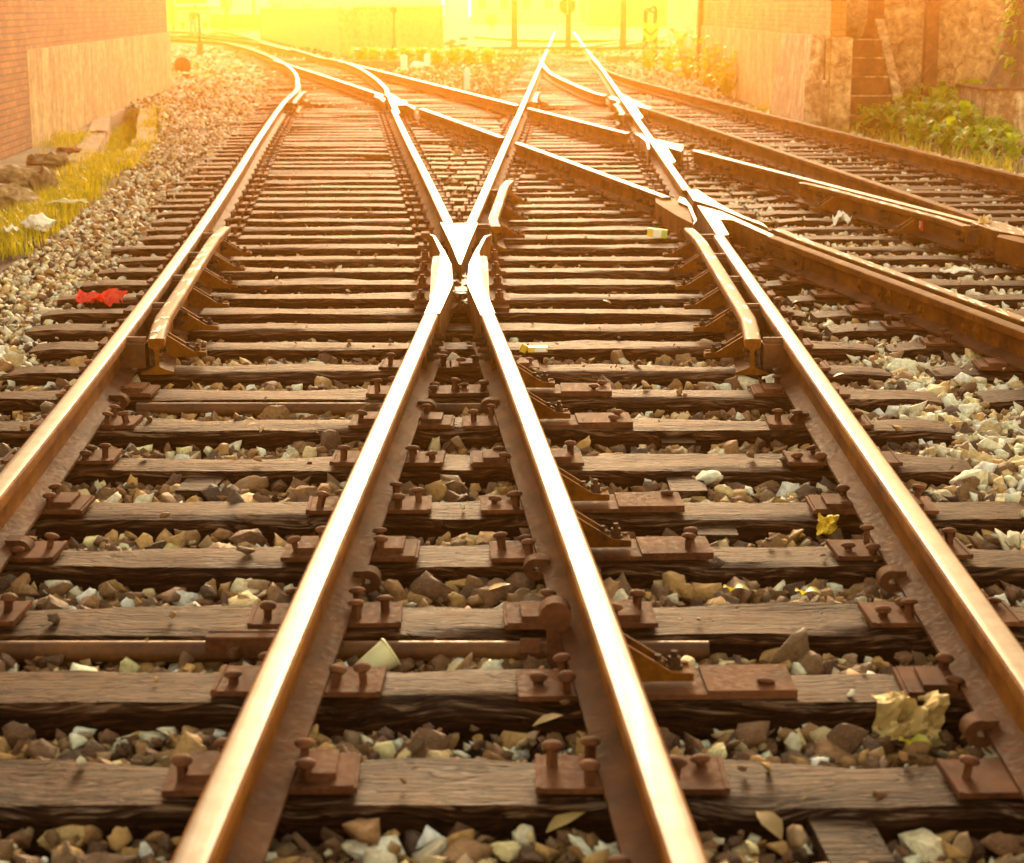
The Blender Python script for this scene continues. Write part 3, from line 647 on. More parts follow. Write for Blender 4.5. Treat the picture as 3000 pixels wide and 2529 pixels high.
for i, Y, x0, x1, zn in SEGS:
    if Y > 30: continue
    for k in ('L1', 'L2', 'L3', 'L4', 'CN', 'CF', 'DL', 'DR'):
        if k in ('CN', 'CF', 'DL', 'DR') and Y < LN[k][1].y - 2.5: continue
        xr = X[k](Y)
        if not (x0 - 0.05 < xr < x1 + 0.05): continue
        if k in ('L2', 'L3') and FROGZ[0] < Y < FROGZ[1]: continue
        if k in ('CN', 'L4') and abs(Y - 12.9) < 0.9: continue
        if abs(xr) > 0.29 * Y + 0.35: continue
        near = Y < 13.2
        if not near and nplate > 285: continue
        nplate += 1
        flip = 1 if k in ('L2', 'L1', 'DR', 'CN', 'CF') else -1
        if k in ('CN', 'CF', 'DL', 'DR'): flip = -1
        if near:
            e = empty('tie_plate', (xr, Y + rnd.uniform(-0.015, 0.015), 0.0), f'spiked rusty tie plate, {ORD[i - 1] if 0 < i < 20 else "lowest"} sleeper row, under the {RNAME[k]}', 'tie plate', 'tie plates with spikes', rz=(0 if flip > 0 else math.pi) + rnd.uniform(-0.05, 0.05))
            kind = 'double' if (i + ord(k[1])) % 3 == 0 else 'plain'
            if k == 'L3' and i in (2, 4, 5, 7, 8): kind = 'long'
            e2 = bpy.data.objects.new('plate', PMESH[kind]); COL.objects.link(e2); e2.parent = e
            if kind == 'long': e2.rotation_euler = (0, 0, math.pi)
            spots = [(0.083, 0.048), (0.083, -0.045)] + ([(0.152, rnd.uniform(-0.03, 0.03))] if kind != 'double' else []) + [(-0.083, 0.05), (-0.15, -0.03)]
            if kind == 'long': spots = [(0.083, 0.048), (0.083, -0.045), (0.152, 0.0), (-0.36, 0.04), (-0.39, -0.045)]
            for x, y in spots:
                if rnd.random() < 0.08: continue
                s = bpy.data.objects.new('spike', SP); COL.objects.link(s); s.parent = e
                s.location = (x + rnd.uniform(-.006, .006), y + rnd.uniform(-.008, .008), rnd.choice([0.012, 0.008, 0.004, -0.012, -0.018])); s.rotation_euler = (rnd.gauss(0, 0.11), rnd.gauss(0, 0.12), rnd.uniform(0, 3))
            if kind == 'long' :
                o = brace_mesh(1 if flip < 0 and False else -1 if flip < 0 else 1)
                br = o.build('brace', ['web']); br.parent = e
                if flip < 0: br.location = (-0.0, 0, 0.0)
                for dx, dy in ((0.125, 0.012), (0.165, -0.012)):
                    bb = MB(); hexbolt(bb, (-dx if flip < 0 else dx, dy, 0.041), (0, 0, 1), 0.015, 0.02, 0.014); q = bb.build('bolt', ['black_iron']); q.parent = br
        else:
            e = bpy.data.objects.new('tie_plate', PFAR); COL.objects.link(e); e.location = (xr, Y, 0); e.rotation_euler = (0, 0, 0 if flip > 0 else math.pi)
            tag(e, f'small rusty tie plate with raised spikes further up the {RNAME[k]}', 'tie plate', f'far tie plates along the {RNAME[k]}')

# rail anchors: hooked iron clips under the rail foot
def anchor_mesh():
    b = MB(); N = 18; ri, ro, cx, cz, w = 0.009, 0.034, 0.076, 0.010, 0.026
    angs = [R(-150 + 285 * i / N) for i in range(N + 1)]
    out = [(cx + ro * math.cos(a), cz + ro * 0.9 * math.sin(a)) for a in angs]; inn = [(cx + ri * math.cos(a), cz + ri * 0.9 * math.sin(a)) for a in angs]
    vs = []
    for y in (-w, w):
        vs += [(x, y, z) for x, z in out] + [(x, y, z) for x, z in inn]
    n = N + 1; m = 2 * n; fs = []
    for i in range(N):
        fs += [(i, i + 1, m + i + 1, m + i), (n + i + 1, n + i, m + n + i, m + n + i + 1), (i + 1, i, n + i, n + i + 1), (m + i, m + i + 1, m + n + i + 1, m + n + i)]
    fs += [(0, m, m + n, n), (N, n + N, m + n + N, m + N)]
    b.add(vs, fs, 0, True); b.box((0.0, 0, -0.004), (0.20, 0.05, 0.016)); b.box((0.055, 0, 0.030), (0.03, 0.056, 0.02)); return b.mesh('rail_anchor', 'foot')
AM = anchor_mesh()
for k, v, s, lab in (('L1', 1172, 1, 'hooked rail anchor on the left edge rail beside the upper tie rod'), ('L1', 1600, 1, 'hooked rail anchor low on the left edge rail'), ('L2', 1190, 1, 'hooked rail anchor on the left bright rail beside the upper tie rod'), ('L2', 1690, 1, 'hooked rail anchor on the left bright rail, below its fourth plate'),
                     ('L3', 1185, -1, 'hooked rail anchor on the right bright rail beside the upper tie rod'), ('L3', 1655, -1, 'hooked rail anchor on the right bright rail in mid view'), ('L4', 1225, -1, 'hooked rail anchor on the right edge rail, upper one'), ('L4', 1690, -1, 'hooked rail anchor on the right edge rail, middle one'), ('L4', 2130, -1, 'hooked rail anchor on the right edge rail, lowest one')):
    p = at(0, v, 0.02); o = bpy.data.objects.new('rail_anchor', AM); COL.objects.link(o)
    o.location = (X[k](p.y), p.y, 0.004); o.rotation_euler = (0, 0, 0 if s > 0 else math.pi); tag(o, lab, 'rail anchor', 'hooked rail anchors')
# tie rods
def rod(Y, xa, xb, r, label, clamps):
    e = empty('tie_rod', ((xa + xb) / 2, Y, -0.03), label, 'tie rod')
    b = MB(); b.cyl((xa, Y, -0.035), (xb, Y, -0.035), r, n=14); child(b, 'pipe', ['rust'], e)
    for x in clamps:
        b = MB(); b.box((x, Y, -0.015), (0.26, 0.07, 0.05)); b.box((x, Y - 0.02, 0.006), (0.26, 0.02, 0.012)); b.box((x, Y + 0.022, 0.006), (0.26, 0.014, 0.012)); child(b, 'clamp', ['plate'], e)
        b = MB(); hexbolt(b, (x - 0.06, Y - 0.036, -0.02), (0, -1, 0), 0.014, 0.02, 0.01); child(b, 'bolt', ['rust'], e)
    return e
Ya = 4.262
rod(Ya, X['L1'](Ya), X['L2'](Ya) - 0.12, 0.026, 'rusty pipe rod crossing at lower left between the left rails', [X['L2'](Ya) - 0.14])
e = rod(Ya + 0.005, X['L2'](Ya) + 0.02, X['L3'](Ya) + 0.30, 0.024, 'rusty pipe rod between the two bright rails low in the view', [])
b = MB(); b.cyl((X['L3'](Ya) - 0.16, Ya, -0.035), (X['L3'](Ya) - 0.11, Ya, -0.035), 0.036, n=6, smooth=False); b.box((X['L3'](Ya) - 0.07, Ya, 0.0), (0.05, 0.05, 0.14)); b.cyl((X['L3'](Ya) - 0.075, Ya - 0.028, 0.06), (X['L3'](Ya) - 0.075, Ya + 0.028, 0.06), 0.04, n=14)
child(b, 'hook_clip', ['plate'], e)
Yb = 7.045
rod(Yb, X['L1'](Yb) + 0.13, X['L2'](Yb) - 0.06, 0.026, 'rusty pipe rod between the left rails below the guard rail end', [])
rod(Yb, X['L2'](Yb) + 0.06, X['L3'](Yb) - 0.1, 0.024, 'short rusty pipe rod between the bright rails below the frog', [])

# ------------------------------------------------------------------ ground, beds
def sheet(name, poly_, z, mat, thick=None):
    b = MB()
    if thick: b.prism(poly_, z - thick, z, 0)
    else: b.add([(x, y, z) for x, y in poly_], [tuple(range(len(poly_)))])
    o = b.build(name, [mat]); tag(o, kind='structure'); return o
sheet('ground', [(-260, -25), (260, -25), (260, 420), (-260, 420)], -0.36, 'earth')
g = lambda u, v, z=ZG: at(u, v, z)
lipR = [g(428, 270), g(402, 349), g(402, 397), g(383, 431), g(354, 460), g(329, 485), g(240, 560), g(60, 700), g(-250, 900)]
lipL = [g(411, 272), g(368, 324), g(322, 349), g(316, 386), g(300, 420), g(269, 465), g(235, 491), g(130, 560), g(-60, 680), g(-330, 830)]
bed = [(p.x, p.y) for p in lipR] + [(-6.5, 2), (-6.5, -6), (9, -6), (60, 15), (60, 190), (-60, 190), (-22, 60), (-9, 42)]
bedo = sheet('track_bed', bed, ZG - 0.012, 'bed', 0.4)
terr = [(p.x, p.y) for p in lipL] + [(-12, 2), (-40, 2), (-40, 60), (-13, 46)]
sheet('earth_terrace', terr, ZG + 0.01, 'earth', 0.4)
# drain edges of concrete
def strip(px, w, h, name, label, z0=-0.36):
    P = [Vector((p.x, p.y, 0)) for p in px]; b = MB()
    n = len(P); rows = []
    for i, p in enumerate(P):
        t = (P[min(n - 1, i + 1)] - P[max(0, i - 1)]).normalized(); nn = Vector((t.y, -t.x, 0)) * w
        jj = noise.noise(p * 1.3) * 0.03
        rows.append([(p.x, p.y, z0), (p.x, p.y, h + jj), (p.x + nn.x, p.y + nn.y, h + jj), (p.x + nn.x, p.y + nn.y, z0)])
    o = 0; vs = [v for r in rows for v in r]; fs = []
    for i in range(n - 1):
        for q in range(3): fs.append((i * 4 + q, i * 4 + q + 1, (i + 1) * 4 + q + 1, (i + 1) * 4 + q))
    fs += [(3, 2, 1, 0), tuple((n - 1) * 4 + q for q in range(4))]
    b.add(vs, fs); ob = b.build(name, ['concrete']); tag(ob, label, 'drain edge'); return ob
def dense(P, n=6):
    out = []
    for i in range(len(P) - 1):
        for j in range(n): out.append(P[i].lerp(P[i + 1], j / n) + Vector((rnd.uniform(-.02, .02), 0, 0)))
    return out + [P[-1]]
strip(dense(lipR[:6]), -0.26, ZG + 0.02, 'drain_edge', 'worn concrete drain edge beside the left gravel')
strip(dense(lipL[:7]), 0.24, ZG + 0.035, 'drain_edge', 'broken concrete drain edge on the wall side of the ditch')

# ------------------------------------------------------------------ ballast stones
def hull_proto(npts, seed, flat=0.75):
    r = random.Random(seed); bm = bmesh.new()
    for i in range(npts):
        v = Vector((r.gauss(0, 1), r.gauss(0, 1), r.gauss(0, 1))).normalized() * r.uniform(0.72, 1.08)
        bm.verts.new((v.x * 1.15, v.y * 0.85, v.z * flat))
    res = bmesh.ops.convex_hull(bm, input=bm.verts)
    bmesh.ops.delete(bm, geom=[v for v in bm.verts if not v.link_faces], context='VERTS')
    bmesh.ops.triangulate(bm, faces=bm.faces[:])
    bm.verts.index_update(); V = np.array([v.co[:] for v in bm.verts]); Fc = np.array([[v.index for v in f.verts] for f in bm.faces]); bm.free()
    return V, Fc
PAL = np.array([[0.14, 0.058, 0.018], [0.24, 0.115, 0.036], [0.44, 0.245, 0.075], [0.31, 0.19, 0.095], [0.72, 0.53, 0.27], [0.90, 0.80, 0.58], [0.075, 0.036, 0.018]])
rowsY = np.array(ROWS)
segtab = {}
for i, Y, x0, x1, zn in SEGS: segtab.setdefault(i, []).append((x0, x1))
def on_sleeper(x, y, pad):
    idx = np.clip(np.searchsorted(rowsY, y), 1, len(rowsY) - 1)
    idx = np.where(np.abs(rowsY[idx - 1] - y) < np.abs(rowsY[idx] - y), idx - 1, idx)
    hit = np.abs(rowsY[idx] - y) < (0.125 + pad)
    res = np.zeros(len(x), bool)
    for i in np.unique(idx[hit]):
        sel = hit & (idx == i)
        for a, c in segtab.get(i, []): res |= sel & (x > a - pad) & (x < c + pad)
    return res
lx = sorted([(p.y, p.x) for p in lipR]); LXY = [p[0] for p in lx]; LXX = [p[1] for p in lx]
def in_track(x, y):
    a = np.interp(y, [p.y for p in sorted(LN['L1'], key=lambda p: p.y)], [p.x for p in sorted(LN['L1'], key=lambda p: p.y)])
    c = np.interp(y, [p.y for p in sorted(LN['L4'], key=lambda p: p.y)], [p.x for p in sorted(LN['L4'], key=lambda p: p.y)])
    return (x > a - 0.45) & (x < c + 0.35)
def scatter(y0, y1, dens, rmin, rmax, protos, zjit, layers=1, left_only=None):
    wmax = 0.30 * y1 + 0.6; A = 2 * wmax * (y1 - y0)
    n = int(A * dens); x = rng.uniform(-wmax, wmax, n); y = rng.uniform(y0, y1, n)
    ok = np.abs(x) < 0.29 * y + 0.5; x, y = x[ok], y[ok]
    r = rng.uniform(rmin, rmax, len(x)) * rng.choice([0.7, 1.0, 1.0, 1.3], len(x))
    lim = np.interp(y, LXY, LXX, left=LXX[0], right=-60) + 0.30
    ok = x > np.where(y > 30, -60, lim)
    rlim = np.where(y < 11, 9, np.interp(y, *zip(*[(p.y, p.x) for p in sorted(LN['DR'], key=lambda p: p.y)])) + 0.9)
    ok &= (x < rlim) | (y > 34)
    s = on_sleeper(x, y, 0.0); keep = ~s | (rng.random(len(x)) < 0.012)
    ok &= keep; x, y, r, s = x[ok], y[ok], r[ok], s[ok]
    z = np.where(s, 0.35 * r * 0.4, ZG + rng.uniform(-0.012, zjit, len(x)))
    r = np.where(s, r * 0.45, r)
    tr = in_track(x, y); u = rng.random(len(x))
    # close to the sleepers between the rails the stones are rust brown, outside pale
    p_in = np.cumsum([0.28, 0.26, 0.17, 0.04, 0.08, 0.12, 0.05]); p_out = np.cumsum([0.05, 0.06, 0.08, 0.10, 0.20, 0.46, 0.05])
    ci = np.where(tr, np.searchsorted(p_in, u), np.searchsorted(p_out, u)); ci = np.clip(ci, 0, 6)
    col = PAL[ci] * rng.uniform(0.6, 1.35, (len(x), 1)); col = np.clip(col, 0, 0.8)
    # stones outside the track on the shoulder lie a bit higher
    z = np.where(~s & (y > 3.2), z + 0.012, z)
    z = np.where(~tr & ~s & (y < 34), z + 0.02, z)
    out = []
    pid = rng.integers(0, len(protos), len(x))
    for k, (V, Fc) in enumerate(protos):
        q = np.where(pid == k)[0]
        if not len(q): continue
        a, bb, cc = rng.uniform(0, 6.283, len(q)), rng.uniform(-0.9, 0.9, len(q)), rng.uniform(-0.9, 0.9, len(q))
        ca, sa, cb, sb, c3, s3 = np.cos(a), np.sin(a), np.cos(bb), np.sin(bb), np.cos(cc), np.sin(cc)
        O = np.zeros_like(ca); I = O + 1
        Rz = np.stack([np.stack([ca, -sa, O], -1), np.stack([sa, ca, O], -1), np.stack([O, O, I], -1)], 1)
        Rx = np.stack([np.stack([I, O, O], -1), np.stack([O, cb, -sb], -1), np.stack([O, sb, cb], -1)], 1)
        Ry = np.stack([np.stack([c3, O, s3], -1), np.stack([O, I, O], -1), np.stack([-s3, O, c3], -1)], 1)
        Mx = Rz @ Rx @ Ry
        sc3 = r[q][:, None] * rng.uniform(0.7, 1.25, (len(q), 3))
        P = np.einsum('nij,nkj->nki', Mx, V[None] * sc3[:, None, :]) + np.stack([x[q], y[q], z[q]], -1)[:, None, :]
        out.append((P, Fc, col[q]))
    return out
def build_stones(name, chunks):
    VV, FF, CC = [], [], []; o = 0
    for P, Fc, col in chunks:
        n, k, _ = P.shape
        VV.append(P.reshape(-1, 3)); CC.append(np.repeat(col, k, 0))
        FF.append((Fc[None] + (np.arange(n) * k)[:, None, None] + o).reshape(-1, 3)); o += n * k
    VV = np.concatenate(VV); FF = np.concatenate(FF); CC = np.concatenate(CC)
    me = bpy.data.meshes.new(name); me.vertices.add(len(VV)); me.vertices.foreach_set('co', VV.astype(np.float32).ravel())
    me.loops.add(FF.size); me.loops.foreach_set('vertex_index', FF.astype(np.int32).ravel())
    me.polygons.add(len(FF)); me.polygons.foreach_set('loop_start', np.arange(0, FF.size, 3, dtype=np.int32)); me.polygons.foreach_set('loop_total', np.full(len(FF), 3, np.int32))
    me.update(calc_edges=True)
    at_ = me.attributes.new('tint', 'FLOAT_COLOR', 'POINT'); at_.data.foreach_set('color', np.concatenate([CC, np.ones((len(CC), 1))], 1).astype(np.float32).ravel())
    me.materials.append(M['stone']); ob = bpy.data.objects.new(name, me); COL.objects.link(ob); return ob
pn = [hull_proto(n_, s_, f_) for s_, (n_, f_) in enumerate([(12, .8), (10, .6), (13, .75), (9, .7), (11, .9), (15, .7), (10, .5), (12, .8), (11, .6), (14, .7), (9, .55), (12, .65)])]
def chip(V, Fc, seed):         # break the facets of a near stone
    bm = bmesh.new(); vs = [bm.verts.new(v) for v in V]
    for f in Fc: bm.faces.new([vs[i] for i in f])
    bmesh.ops.subdivide_edges(bm, edges=bm.edges[:], cuts=2, use_grid_fill=True)
    for v in bm.verts:
        n_ = noise.noise(v.co * 2.6 + Vector((seed * 5.1, 0, 0))); m_ = noise.noise(v.co * 6.5 + Vector((0, seed * 3.3, 0)))
        v.co *= 1 + 0.16 * n_ + 0.07 * m_
    bmesh.ops.triangulate(bm, faces=bm.faces[:]); bm.verts.index_update()
    V2 = np.array([v.co[:] for v in bm.verts]); F2 = np.array([[v.index for v in f.verts] for f in bm.faces]); bm.free(); return V2, F2
pm_ = pn; pn = [chip(V, Fc, i) for i, (V, Fc) in enumerate(pn)]
pf = [hull_proto(9, 50 + s_, 0.7) for s_ in range(6)]
ch = scatter(1.8, 8.5, 1250, 0.014, 0.037, pn, 0.035) + scatter(2.0, 8.5, 150, 0.036, 0.056, pn, 0.045) + scatter(8.5, 15, 800, 0.015, 0.034, pm_, 0.035)
ch += scatter(15, 26, 380, 0.020, 0.040, pf, 0.04) + scatter(26, 44, 110, 0.032, 0.06, pf, 0.04) + scatter(44, 75, 26, 0.05, 0.10, pf, 0.03)
bal = build_stones('ballast_gravel', ch); tag(bal, 'loose brown and pale crushed stone between the sleepers and beside the tracks', 'gravel', kind='stuff')

# a few big pale stones one would notice
def stone_thing(u, v, size, col, label, z=ZG + 0.03, seed=0, name='pale_stone'):
    V, Fc = chip(*hull_proto(15, 200 + seed, 0.65), seed + 40); p = at(u, v, z)
    V = V * size
    me = bpy.data.meshes.new(name); me.from_pydata([tuple(q) for q in V], [], [tuple(int(t) for t in f) for f in Fc])
    a = me.attributes.new('tint', 'FLOAT_COLOR', 'POINT'); a.data.foreach_set('color', [c for _ in range(len(V)) for c in (*col, 1)])
    me.materials.append(M['stone']); o = bpy.data.objects.new(name, me); COL.objects.link(o); o.location = p; o.rotation_euler = (0, 0, seed * 1.7)
    tag(o, label, 'stone', 'noticeable pale stones'); return o
PALE = (0.82, 0.70, 0.46); TAN = (0.52, 0.33, 0.13); WHT = (0.92, 0.86, 0.70)
for k_, a_ in enumerate([
    (1085, 2500, 0.060, WHT, 'white squarish stone at the bottom of the photo between the bright rails'),
    (1690, 1150, 0.055, PALE, 'long pale stone behind the dry curled leaf, right of the right bright rail'),
    (1830, 1540, 0.05, TAN, 'large tan stone right of the right bright rail, sixth gap up'),
    (2340, 1545, 0.055, WHT, 'white pointed stone right of centre, left of the yellow wrapper'),
    (715, 1735, 0.055, PALE, 'large rough pale stone left of the left bright rail'),
    (1510, 1560, 0.05, PALE, 'pale stone touching the right bright rail foot in the V'),
    (250, 1915, 0.04, PALE, 'pale stone in front of the lower left tie rod'),
    (2435, 1725, 0.045, WHT, 'bright white stone in the gap left of the right edge rail, fourth gap up'),
    (2760, 1800, 0.06, TAN, 'big tan stone outside the right edge rail'),
    (2760, 1460, 0.055, PALE, 'cream stone outside the right edge rail, halfway up'),
    (2790, 1300, 0.06, WHT, 'white blocky stone in the gravel right of the right edge rail'),
    (1570, 1180, 0.05, TAN, 'rounded tan stone left of the long pale stone'),
    (480, 1545, 0.035, PALE, 'pale stone above the fourth sleeper on the left'),
    (1100, 1150, 0.05, WHT, 'white block stone left of the left bright rail below the frog'),
    (2700, 2480, 0.06, PALE, 'cream stone at the bottom right corner'),
    (230, 2440, 0.07, TAN, 'large split brown stone at the bottom left'),
    (1925, 1490, 0.05, PALE, 'pale shard in the gap above the sixth sleeper')]):
    stone_thing(*a_[:3], a_[3], a_[4], seed=k_)

# ------------------------------------------------------------------ vegetation
def blades(pts, hmin, hmax, w, per, spread, name, mat, label):
    b = MB()
    for p in pts:
        for _ in range(per):
            q = Vector((p.x + rnd.gauss(0, spread), p.y + rnd.gauss(0, spread), p.z)); h = rnd.uniform(hmin, hmax); a = rnd.uniform(0, 6.28)
            d = Vector((math.cos(a), math.sin(a), 0)); l = rnd.uniform(0.1, 0.7) * h; s = Vector((-d.y, d.x, 0)) * w * rnd.uniform(.6, 1.3)
            m1 = q + d * l * 0.35 + Vector((0, 0, h * 0.6)); t = q + d * l + Vector((0, 0, h))
            b.add([q - s, q + s, m1 + s * 0.8, m1 - s * 0.8, t], [(0, 1, 2, 3), (3, 2, 4)])
    o = b.build(name, [mat]); tag(o, label, 'grass', kind='stuff'); return o
gp = []
def band(u0, v0, u1, v1, wu, wv, n, z=ZG):
    for _ in range(n):
        t = rnd.random(); u = u0 + (u1 - u0) * t + rnd.gauss(0, wu); v = v0 + (v1 - v0) * t + rnd.gauss(0, wv); gp.append(at(u, v, z))
band(370, 360, 350, 430, 16, 12, 150, -0.34); band(340, 430, 290, 480, 18, 12, 150, -0.30)
band(300, 470, 190, 590, 24, 16, 220); band(190, 570, 60, 690, 40, 20, 260); band(60, 680, -60, 740, 40, 16, 160)
band(480, 300, 440, 400, 14, 12, 60); band(560, 180, 600, 230, 35, 12, 70); band(440, 420, 380, 500, 16, 10, 50)
band(500, 225, 520, 185, 20, 8, 60); band(230, 400, 160, 430, 30, 8, 40); band(420, 285, 395, 345, 10, 8, 70, -0.2)
blades(gp, 0.05, 0.14, 0.0045, 14, 0.09, 'grass', 'grass', 'yellow green grass and weeds along the ditch by the left wall')
gp = []
band(2460, 470, 3000, 560, 60, 8, 1, ZG); gp.clear()
for _ in range(170): gp.append(at(rnd.uniform(2300, 3060), 0, ZG)) if False else gp.append(Vector((X['DR'](Yq) + rnd.uniform(0.35, 1.3), Yq, ZG))) if (Yq := rnd.uniform(14, 30)) else None
blades(gp, 0.06, 0.20, 0.006, 10, 0.10, 'grass', 'grass', 'low weeds along the outermost right rail')

def leaf(b, base, d, L, W, droop, mi=0, curl=1.0):
    d = d.normalized(); up = Vector((0, 0, 1)); s = d.cross(up)
    s = s.normalized() if s.length > 1e-3 else Vector((1, 0, 0)); n = s.cross(d)
    prof = [(0, 0.05), (0.18, 0.55), (0.42, 1.0), (0.7, 0.8), (0.88, 0.4), (1.0, 0.02)]
    vs = []
    for t, w in prof:
        c = base + d * L * t + n * (0.22 * curl * L * math.sin(t * 2.2)) - up * droop * L * t * t
        vs += [c - s * W * w + n * W * 0.28 * curl * w, c, c + s * W * w + n * W * 0.28 * curl * w]
    fs = []
    for i in range(len(prof) - 1):
        fs += [(i * 3, i * 3 + 1, i * 3 + 4, i * 3 + 3), (i * 3 + 1, i * 3 + 2, i * 3 + 5, i * 3 + 4)]
    b.add(vs, fs, mi, True)
def plant_mesh(n, L, h, seed, mat='leaf', ww=0.27):
    r = random.Random(seed); b = MB()
    for i in range(n):
        a = r.uniform(0, 6.28); el = r.uniform(0.15, 1.2); z = h * r.uniform(0.1, 1.0) ; rad = r.uniform(0.0, 0.16) * h / 0.4
        base = Vector((math.cos(a) * rad, math.sin(a) * rad, z)); l = L * r.uniform(0.6, 1.15)
        leaf(b, base, Vector((math.cos(a) * math.cos(el), math.sin(a) * math.cos(el), math.sin(el))), l, l * ww, r.uniform(0.3, 1.0))
        b.cyl((math.cos(a) * 0.02, math.sin(a) * 0.02, 0), base, 0.005, 0.003, 5)
    return b.mesh('leafy_plant', mat)
pm = [plant_mesh(48, 0.30, 0.44, s) for s in range(4)]
spots = []
for u, v, s in [(2470,425,.6),(2530,432,.7),(2600,440,.8),(2650,430,.9),(2700,450,.9),(2740,430,1.1),(2790,455,1.0),(2830,470,.9),(2690,400,1.1),(2760,400,1.2),(2820,420,1.25),(2870,440,1.2),(2630,405,1.0),(2850,395,1.3),(2580,415,.8),(2400,392,.5),(2350,372,.45),(2900,475,.7),(2950,490,.6),(2800,380,1.3),(2890,400,1.35),(2500,400,.9),(2555,395,1.0),(2450,398,.7),(2310,360,.5),(2270,348,.45),(2680,470,.7),(2770,490,.7),(2860,505,.7),(2960,520,.6),(2720,415,1.2)]:
    p = at(u, v - 40, ZG); spots.append((p, s))
for i, (p, s) in enumerate(spots):
    o = bpy.data.objects.new('leafy_plant', pm[i % 4]); COL.objects.link(o); o.location = p; o.scale = (s, s, s); o.rotation_euler = (0, 0, rnd.uniform(0, 6))
    tag(o, 'broad leaved green plant in the clump between the steps and the concrete planter', 'plant', 'broad leaved plants by the steps')
bm_ = [plant_mesh(60, 0.16, 0.7, 40 + s, 'leaf2', 0.36) for s in range(2)]
for u, v, s, lab in [(2015,235,1.5,'yellow green bush at the foot of the pale gate pillar'),(2080,262,1.5,'yellow green bush at the corner of the right brick wall'),(2130,285,1.3,'low yellow green bush along the base of the right wall'),(1960,215,1.2,'small yellow green bush beside the yellow arrow sign'),(2610,335,1.2,'straggly reddish bush growing on the steps'),(1900,208,1.1,'low bush under the yellow arrow sign')]:
    o = bpy.data.objects.new('bush', bm_[int(u) % 2]); COL.objects.link(o); o.location = at(u, v, ZG); o.scale = (s, s, s); tag(o, lab, 'bush')
gm = plant_mesh(90, 0.22, 0.5, 60, 'leaf2', 0.4)
for i, u in enumerate([1060, 1100, 1145, 1190, 1235, 1280, 1330, 1380, 1430]):
    p = at(u, 188 + (i % 3) * 3, ZG); o = bpy.data.objects.new('bush', gm); COL.objects.link(o); o.location = p; o.scale = (1.2, 1.0, 0.9); o.rotation_euler = (0, 0, i)
    tag(o, 'low sunlit yellow bush in the row before the yellow wall', 'bush', 'low bushes before the yellow wall')

# ------------------------------------------------------------------ walls and structures
def wall(name, p0, p1, h, t, parts, label, cat='wall', z0=-0.36, side=1):
    """wall from p0 to p1 (plan); parts: (part name, z from, z to, material, extra thickness)"""
    p0 = Vector((p0[0], p0[1], 0)); p1 = Vector((p1[0], p1[1], 0)); d = p1 - p0; L = d.length
    e = empty(name, (p0.x, p0.y, z0), label, cat, rz=math.atan2(d.y, d.x))
    for nm, za, zb, mt, ex in parts:
        b = MB(); nx = max(2, int(L / 0.8)); nz = 2
        b.box((L / 2, side * (t / 2 - ex / 2), (za + zb) / 2 - z0), (L + (0.004 if ex else 0), t + ex, zb - za))
        o = b.build(nm, [mt]); o.parent = e
    return e
# left brick wall: near pier-like thicker stretch and the long rendered one
wall('brick_wall', (-4.55, 6.0), (-5.55, 21.5), 3.2, 0.5, [('brickwork', -0.36, 3.2, 'brick', 0)], 'rough orange brick wall filling the upper left corner, nearest stretch')
w2 = wall('brick_wall', (-5.62, 21.6), (-6.85, 37.5), 3.2, 0.5, [('rendered_base', -0.36, 1.02, 'plaster', 0.05), ('brickwork', 1.02, 3.2, 'brick', 0)], 'brick wall with streaked grey plaster base on the left, far stretch')
# right hand wall
YN, YF = 24.0, 41.5
wall('brick_wall', (4.05, YN), (4.20, YF), 1.95, 0.20, [('rendered_base', -0.36, 1.12, 'plaster', 0.04), ('brickwork', 1.12, 1.95, 'brick_yellow', 0)], 'sunlit yellow brick wall with stained plaster base right of the track', side=-1)
e = empty('buttress', (3.98, 25.7, ZG), 'dark flaking plaster slab leaning on the near end of the right wall', 'buttress')
b = MB()
for (ya, yb, xa, xb) in ((24.1, 27.4, 3.72, 4.0),):
    vs = [(xa, ya, -0.36), (xa + 0.0, yb, -0.36), (xb, yb, -0.36), (xb, ya, -0.36), (xa + 0.12, ya, 1.16), (xa + 0.16, yb - 0.35, 1.13), (xb, yb - 0.35, 1.13), (xb, ya, 1.16)]
    b.add(vs, [(0, 1, 5, 4), (1, 2, 6, 5), (2, 3, 7, 6), (3, 0, 4, 7), (4, 5, 6, 7), (3, 2, 1, 0)])
child(b, 'slab', ['plaster_dark'], e); e.matrix_world
b = MB(); b.box((3.90, 24.02, 0.12), (0.30, 0.05, 0.95)); child(b, 'broken_edge', ['plaster_dark'], e)
wall('brick_pier', (4.12, 41.8), (4.32, 44.3), 3.2, 0.5, [('brickwork', -0.36, 3.2, 'brick', 0)], 'orange brick pier beside the pale gate pillar', 'pier', side=-1)
# gate pillars
pw = at(1957, 160, ZG); pe = at(2032, 160, ZG)
b = MB(); b.box(((pw.x + pe.x) / 2, pw.y + 0.3, 1.5), (pe.x - pw.x, 0.6, 3.3)); o = b.build('gate_pillar', ['wallpale']); tag(o, 'plain pale concrete gate pillar on the right', 'pillar')
pw = at(1302, 156, ZG); pe = at(1372, 156, ZG)
e = empty('gate_pillar', (pw.x, pw.y, ZG), 'white gate pillar left of the gate with a faint painted tree', 'pillar')
b = MB(); b.box(((pw.x + pe.x) / 2, pw.y + 0.3, 1.5), (pe.x - pw.x, 0.6, 3.3)); child(b, 'shaft', ['white'], e)
b = MB()
for k in range(16):
    c = Vector((pw.x + (pe.x - pw.x) * rnd.uniform(.15, .9), pw.y - 0.003, ZG + rnd.uniform(0.1, 0.55))); r_ = rnd.uniform(.05, .13)
    b.add([c + Vector((r_ * math.cos(t) * 1.6, -0.0004 * k, r_ * .5 * math.sin(t))) for t in [i * math.pi / 6 for i in range(12)]], [tuple(range(12))])
child(b, 'painted_tree', ['wallbrown'], e)
